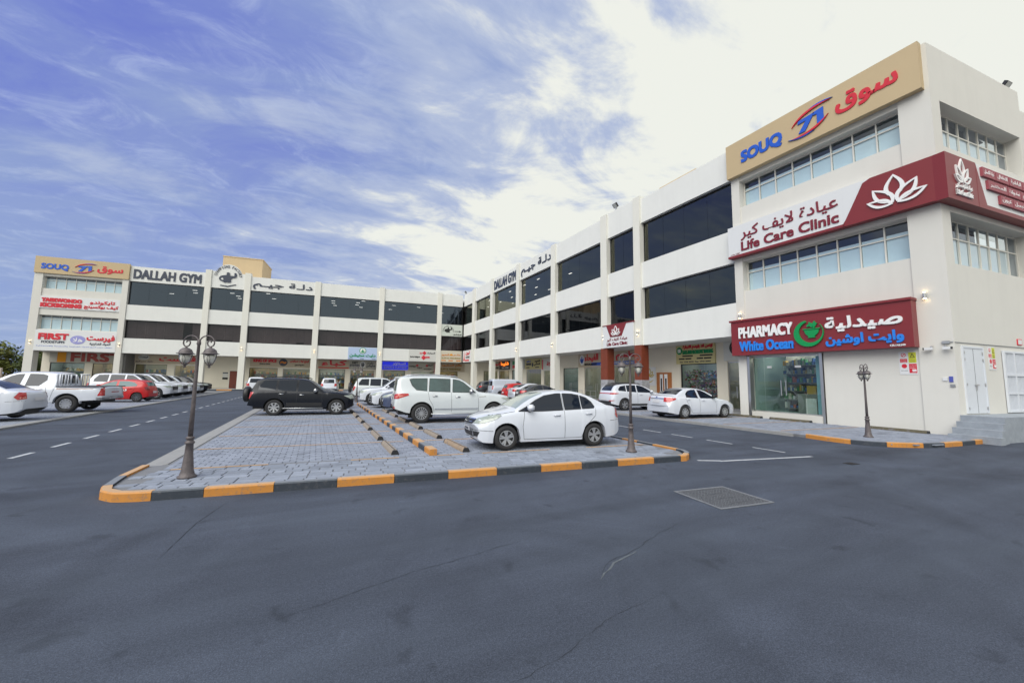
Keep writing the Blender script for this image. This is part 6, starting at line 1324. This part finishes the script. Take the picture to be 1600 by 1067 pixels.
# -- crossover
def cross(**k):
    d = dict(L=4.70, W=1.86, r=.365, ar=.435, xf=.93, xr=3.72, tw=.235, spokes=6, split=False, sw=.30, rr=.66, nb=.26, zw=.7, tum=.36, plan=plan(4.70, rear=(.82, .87, .92, .96, .99)),
        top=[(0, .74), (.04, .84), (.2, .94), (.6, 1.06), (1.1, 1.13), (1.3, 1.17), (1.7, 1.38), (2.1, 1.56), (2.4, 1.64), (2.9, 1.69), (3.6, 1.67), (4.15, 1.58), (4.4, 1.40), (4.56, 1.18), (4.66, .95), (4.70, .6)],
        belt=[(0, .70), (.3, .88), (1.2, 1.06), (2.6, 1.10), (3.8, 1.16), (4.4, 1.18), (4.7, .6)], bot=[(0, .34), (.15, .26), (.5, .25), (3.3, .27), (4.2, .32), (4.7, .42)],
        windows=[[(1.5, 1.10), (1.85, 1.32), (2.2, 1.49), (2.45, 1.555), (2.70, 1.58), (2.70, 1.13)], [(2.78, 1.135), (2.78, 1.58), (3.5, 1.57), (3.5, 1.17)], [(3.56, 1.18), (3.56, 1.565), (3.95, 1.50), (4.15, 1.30), (4.1, 1.22)]], ws=(1.42, 2.2, .70, .58), rg=('r', [(-.56, 1.22), (.56, 1.22), (.5, 1.50), (-.5, 1.50)]),
        seams=[[(1.5, 1.08), (1.45, .35)], [(2.74, 1.12), (2.74, .35)], [(3.52, 1.16), (3.4, .8), (3.22, .35)]], head=[LM(40, 4.70, [(.06, .52, .74), (.30, .80, .76), (.72, .90, .96), (.62, .88, .98), (.18, .56, .87)])], tail=[LM(-42, 4.70, [(4.62, .55, .92), (4.48, .80, .92), (4.22, .88, 1.06), (4.55, .60, 1.08)])],
        front=[('grille', CHR, [(-.45, .62), (.45, .62), (.5, .80), (-.5, .80)]), ('lower_intake', TRIM, [(-.5, .32), (.5, .32), (.5, .46), (-.5, .46)]), ('number_plate', PLT, [(-.26, .48), (.26, .48), (.26, .59), (-.26, .59)], .02)], rear=[('number_plate', PLT, [(-.26, .78), (.26, .78), (.26, .9), (-.26, .9)], .02)], handles=[(2.5, .98), (3.3, 1.0)], mirror=(1.72, 1.1))
    d.update(k); return base(**d)
SPECS['crossover'] = lambda: cross()
SPECS['two_tone'] = lambda: cross(W=1.84, spokes=5, sw=.16, split=True, rear=[('light_bar', TLG, [(-.72, 1.02), (.72, 1.02), (.72, 1.07), (-.72, 1.07)], .014), ('number_plate', PLT, [(-.26, .62), (.26, .62), (.26, .74), (-.26, .74)], .02), ('lower_bumper', TRIM, [(-.7, .44), (.7, .44), (.7, .56), (-.7, .56)], .008)],
    tail=[LM(-45, 4.70, [(4.60, .55, 1.0), (4.40, .83, 1.0), (4.12, .90, 1.06), (4.40, .80, 1.10), (4.58, .55, 1.08)]), LM(-45, 4.70, [(4.66, .55, .56), (4.5, .80, .60), (4.4, .84, .64), (4.64, .55, .62)])], extra=[('black_roof', TRIM, [(.05, -.55), (.05, .55), (-1.95, .50), (-1.95, -.50)], 'top', .008), ('sill_cladding', TRIM, X2(4.7, [(1.4, .30), (3.25, .30), (3.25, .42), (1.4, .42)]), 0, .008)], rails=[(2.3, 1.62), (2.5, 1.69), (3.4, 1.73), (4.0, 1.65)], railY=.58)
# -- hatchback
SPECS['hatch'] = lambda: base(L=3.95, W=1.68, r=.30, ar=.365, xf=.80, xr=3.30, tw=.19, spokes=8, split=False, sw=.2, rr=.64, nb=.24, rimm=mat('wheel_grey', (.12, .13, .15), .4, metal=.5), plan=plan(3.95, rear=(.80, .86, .91, .95, .985)), glass=mat('hatch_glass', (.05, .12, .13), .08, spec=.6),
    top=[(0, .62), (.04, .70), (.2, .80), (.6, .92), (.95, 1.0), (1.3, 1.2), (1.7, 1.40), (2.0, 1.47), (2.6, 1.50), (3.2, 1.46), (3.55, 1.38), (3.7, 1.22), (3.82, 1.02), (3.9, .85), (3.95, .6)],
    belt=[(0, .58), (.3, .76), (1.0, .93), (2.4, .97), (3.5, 1.04), (3.8, .98), (3.95, .55)], bot=[(0, .28), (.12, .2), (3.0, .2), (3.6, .25), (3.95, .34)],
    windows=[[(1.12, .97), (1.4, 1.13), (1.72, 1.29), (2.0, 1.37), (2.12, 1.38), (2.12, .99)], [(2.24, .995), (2.24, 1.385), (2.7, 1.38), (3.05, 1.30), (3.25, 1.14), (3.2, 1.04)]], ws=(1.05, 1.85, .62, .52), rg=('r', [(-.52, 1.06), (.52, 1.06), (.46, 1.32), (-.46, 1.32)]),
    seams=[[(1.12, .95), (1.1, .26)], [(2.18, .98), (2.18, .26)], [(3.2, 1.02), (3.1, .75), (2.9, .5), (2.85, .26)]], head=[LM(40, 3.95, [(.05, .48, .62), (.28, .74, .66), (.5, .80, .80), (.2, .55, .78)])], tail=[LM(-42, 3.95, [(3.90, .56, .80), (3.76, .76, .78), (3.66, .78, .98), (3.80, .58, 1.02)])+(mat('tail_dark_red', (.20, .01, .015), .2, coat=.8),)],
    front=[('grille', TRIM, [(-.4, .52), (.4, .52), (.45, .64), (-.45, .64)])], rear=[('number_plate', PLT, [(-.24, .58), (.24, .58), (.24, .70), (-.24, .70)], .02)], handles=[(1.98, .86), (2.9, .90)], mirror=(1.3, .98), extra=[('side_stripe', LETW, X2(3.95, [(1.3, .74), (2.6, .80), (2.6, .815), (1.3, .77)]), 0)])
# -- pickup cab and bed
SPECS['pickup'] = lambda: base(L=5.3, W=1.82, r=.375, ar=.46, xf=.95, xr=4.03, tw=.24, spokes=10, split=False, sw=.3, rr=.56, nb=.15, zw=.78, tum=.32, plan=plan(5.3, rear=(.955, .965, .975, .985, .995)), rimm=RIMS,
    top=[(0, .86), (.05, .98), (.3, 1.07), (.9, 1.13), (1.3, 1.17), (1.6, 1.40), (1.95, 1.66), (2.2, 1.75), (2.6, 1.78), (3.2, 1.775), (3.42, 1.75), (3.55, 1.70), (3.60, 1.14), (3.66, 1.12), (4.4, 1.12), (5.2, 1.12), (5.28, 1.08), (5.3, .7)],
    belt=[(0, .80), (.3, .98), (1.3, 1.10), (2.6, 1.11), (3.5, 1.11), (3.7, 1.09), (5.2, 1.09), (5.3, .68)], bot=[(0, .45), (.2, .4), (.6, .42), (3.3, .44), (4.6, .50), (5.3, .55)],
    windows=[[(1.55, 1.13), (1.82, 1.37), (2.08, 1.57), (2.28, 1.645), (2.48, 1.665), (2.42, 1.135)], [(2.60, 1.14), (2.64, 1.67), (3.08, 1.665), (3.24, 1.60), (3.26, 1.40), (3.05, 1.145)]], ws=(1.4, 2.15, .72, .62), rg=('r', [(-.6, 1.25), (.6, 1.25), (.58, 1.62), (-.58, 1.62)]),
    seams=[[(1.5, 1.1), (1.46, .5)], [(2.52, 1.12), (2.50, .5)], [(3.30, 1.1), (3.38, .75), (3.42, .5)], [(3.62, 1.1), (3.56, .9), (3.48, .5)]], head=[LM(40, 5.3, [(.06, .5, .82), (.3, .8, .84), (.6, .88, .98), (.2, .55, .98)])], tail=[LM(-40, 5.3, [(5.28, .74, .72), (5.08, .90, .72), (5.20, .87, 1.06), (5.28, .76, 1.08)])],
    front=[('grille', TRIM, [(-.5, .66), (.5, .66), (.5, .95), (-.5, .95)])], rear=[('number_plate', PLT, [(-.2, .60), (.2, .60), (.2, .70), (-.2, .70)], .02), ('brand_stripe', TLG, [(-.3, .86), (.3, .86), (.3, .90), (-.3, .90)], .01)],
    handles=[(2.32, .98), (3.12, 1.0)], mirror=(1.75, 1.1), extra=[('bed_floor', TRIM, [(-1.1, -.74), (-1.1, .74), (-2.55, .74), (-2.55, -.74)], 'top', .012), ('side_decal', mat('decal_bronze', (.40, .22, .16), .5), X2(5.3, [(1.5, .98), (2.5, 1.05), (2.5, 1.06), (1.5, 1.0)]), 0), ('side_decal', mat('decal_bronze', (.40, .22, .16), .5), X2(5.3, [(3.66, 1.0), (4.9, 1.02), (4.9, 1.04), (3.66, 1.035)]), 0), ('rear_bumper', STEEL, LM(-40, 5.3, [(5.30, .30, .52), (5.05, .90, .52), (5.05, .90, .64), (5.30, .30, .64)])[1], -40, .03)],
    boxes=[('bed_rail', TRIM, (-2.6, -.90, 1.10), (-.98, -.84, 1.14)), ('bed_rail', TRIM, (-2.6, .84, 1.10), (-.98, .90, 1.14))]+[('rack_bar', PWH, (-1.02-.02, y, 1.12), (-1.0+.02, y+.03, 1.66)) for y in (-.7, -.35, 0, .35, .7)]+[('rack_bar', PWH, (-1.3, y, 1.64), (-.95, y+.04, 1.69)) for y in (-.72, .68)]+[('rack_bar', PWH, (-1.30+q*.1, y, 1.14), (-1.27+q*.1, y+.03, 1.66)) for q in range(3) for y in (-.74, .70)])
# -- panel van
SPECS['van'] = lambda: base(L=4.7, W=1.82, r=.32, ar=.40, xf=.88, xr=3.75, tw=.21, spokes=8, split=False, sw=.3, rr=.6, nb=.18, zw=.8, tum=.12, rimm=mat('wheel_grey', (.12, .13, .15), .4), plan=plan(4.7, rear=(.95, .965, .975, .985, .995)),
    top=[(0, .74), (.05, .9), (.4, 1.06), (.85, 1.18), (1.2, 1.42), (1.6, 1.68), (2.0, 1.83), (2.6, 1.88), (3.8, 1.88), (4.5, 1.86), (4.6, 1.80), (4.66, 1.3), (4.7, .6)], belt=[(0, .68), (.4, .98), (1.0, 1.12), (4.5, 1.14), (4.7, .58)], bot=[(0, .34), (.15, .26), (4.2, .28), (4.7, .34)],
    windows=[[(1.05, 1.17), (1.45, 1.44), (1.75, 1.62), (2.05, 1.66), (2.05, 1.18)]], ws=(.95, 1.7, .70, .62), rg=('r', [(.08, 1.2), (.70, 1.2), (.68, 1.66), (.08, 1.66)]),
    seams=[[(1.1, 1.1), (1.06, .35)], [(2.12, 1.66), (2.12, .35)], [(3.2, 1.66), (3.2, .35)]], head=[LM(40, 4.7, [(.05, .5, .7), (.3, .8, .72), (.5, .86, .95), (.2, .6, .9)])], tail=[LM(-42, 4.7, [(4.68, .78, .82), (4.60, .89, .82), (4.58, .89, 1.2), (4.66, .80, 1.2)])],
    front=[('grille', TRIM, [(-.4, .5), (.4, .5), (.4, .62), (-.4, .62)])], rear=[('door_gap', SEAM, [(-.006, .5), (.006, .5), (.006, 1.78), (-.006, 1.78)], .008), ('rear_window', CGL, [(-.70, 1.2), (-.08, 1.2), (-.08, 1.66), (-.68, 1.66)], .006), ('number_plate', PLT, [(-.5, .7), (-.1, .7), (-.1, .8), (-.5, .8)], .02)], handles=[(1.95, 1.0)], mirror=(1.3, 1.14), mmat=TRIM)
# ---- place them: (spec, paint, x, y, heading deg, z, label, category)
H0 = math.degrees(math.atan(S))
ROWL = 'cars parked left of the divider'; ROWR = 'cars parked right of the divider'; ROWW = 'cars parked along the left edge'; ROWE = 'cars parked in front of the right wing'
CARS = [
 ('saloon', PWH, 5.66, 9.47, 180+H0, PZ, 'nearest white saloon facing left on the paved island, grey headlight', 'car', ROWR),
 ('big_suv', PPW, 5.2, 16.15, H0, PZ, 'large pearl white SUV with many-spoke wheels behind the nearest white saloon', 'suv', ROWR),
 ('black_suv', PBK, -0.42, 21.15, H0, PZ, 'shiny black SUV with chrome handles and spare wheel on its tail', 'suv', ROWL),
 ('crossover', PBL, 5.35, 21.75, 180+H0, PZ, 'grey-blue crossover with six-spoke wheel facing the divider kerb', 'car', ROWR),
 ('compact', PWH, 17.25, 14.05, H0+1, .10, 'white saloon seen from behind, parked left of the pharmacy glass front', 'car', ROWE),
 ('two_tone', PWH, 18.1, 19.0, H0, .10, 'white crossover with black roof and thin red tail bar by the brown pillars', 'car', ROWE),
 ('pickup', PWH, -11.5, 26.3, 180-6, 0.08, 'white double-cab pickup with red tail light and headboard rack', 'pickup', ROWW),
 ('saloon', PWH, -11.8, 22.1, 180-4, 0.08, 'white saloon cut off by the left edge of the photo, tail toward the lane', 'car', ROWW),
 ('hatch', PRD, -11.55, 34.7, 180-6, 0.08, 'small red hatchback with white Arabic lettering on its door', 'car', ROWW),
 ('lc', PWH, -11.9, 38.3, -4, 0.08, 'long white SUV right behind the red hatchback, nose toward the lane', 'suv', ROWW),
 ('lc', PWH, -11.95, 41.1, -4, 0.08, 'second white SUV counted away from the red hatchback', 'suv', ROWW),
 ('lc', PWH, -12.0, 43.9, -4, 0.08, 'third white SUV counted away from the red hatchback', 'suv', ROWW),
 ('lc', PSV, -12.0, 47.0, -4, .05, 'silvery SUV just before the dark pickup at the far left row end', 'suv', ROWW),
 ('pickup', PBK, -12.2, 50.3, -4, .05, 'dark pickup at the far end of the left row near the walkway', 'pickup', ROWW),
 ('crossover', PWH, 5.1, 24.3, 180+H0, PZ, 'low white car next after the grey-blue crossover', 'car', ROWR),
 ('lc', PWH, 4.82, 27.0, 180+H0, PZ, 'white SUV facing the distant street lamp', 'suv', ROWR),
 ('lc_spare', PPW, 4.75, 31.6, H0, PZ, 'white SUV with black spare wheel behind the distant street lamp', 'suv', ROWR),
 ('compact', PBK, -0.42, 24.6, H0, PZ, 'black low car just beyond the shiny black SUV', 'car', ROWL),
 ('crossover', PDK, -0.9, 27.2, H0, PZ, 'dark grey crossover, second beyond the shiny black SUV', 'car', ROWL),
 ('lc', PWH, -6.0, 52.5, 96, 0, 'white SUV seen at the tail end, parked at the spice shop walkway', 'suv', 'cars parked at the rear walkway'),
 ('lc', PWH, 1.6, 53.5, 84, 0, 'white SUV seen from behind in front of the tan sign with red sweep', 'suv', 'cars parked at the rear walkway'),
 ('van', PVN, 17.4, 35.2, H0, .10, 'pale panel van with square rear windows by the right wing', 'van', ROWE),
 ('hatch', PRD, 16.75, 31.5, H0, .10, 'small red car seen from behind next to the pale van', 'car', ROWE),
 ('compact', PWH, 16.6, 29.0, H0, .10, 'white saloon between the small red car and the black saloon', 'car', ROWE),
 ('compact', PDK, 15.95, 26.6, H0, .10, 'black saloon behind the roof of the nearest white saloon', 'car', ROWE),
 ('crossover', PDK, 18.1, 40.3, H0, .10, 'dark crossover just left of the pale van', 'car', ROWE),
]
proto = {}
for spec, pm, x, y, hd, z, lab, cat, grp in CARS:
    key = (spec, pm.name)
    if key in proto:
        o = copy_tree(proto[key])
    else:
        c = SPECS[spec](); o = build_car(c, lab, cat, pm, name={'suv': 'parked_suv', 'pickup': 'pickup_truck', 'van': 'panel_van'}.get(cat, 'parked_car')); proto[key] = o; index_kids()
    o['label'] = lab; o['category'] = cat; o['group'] = grp; o.location = (x, y, z); o.rotation_euler = (0, 0, R_(hd))
    k_ = {'white double': 1.08, 'long white SU': 1.05, 'second white ': 1.05, 'third white S': 1.05, 'shiny black S': .955, 'white saloon seen from behind': 1.04}; o.scale = [next((v for q, v in k_.items() if lab.startswith(q[:13])), 1.0)]*3
# lettering on the red hatchback
hb = [o for o in bpy.data.objects if o.get('label', '').startswith('small red hatchback')][0]
fr = Fr((0, .80, 0), (-1, 0, 0), (0, 1, 0)); letters(fr, 'سنونو', LETW, hb, -.55, .75, .62, .90, .012, .004, .03); letters(fr, 'SNOONU', LETW, hb, -.75, -.15, .46, .60, .008, .006, .06)
bpy.context.view_layer.update()
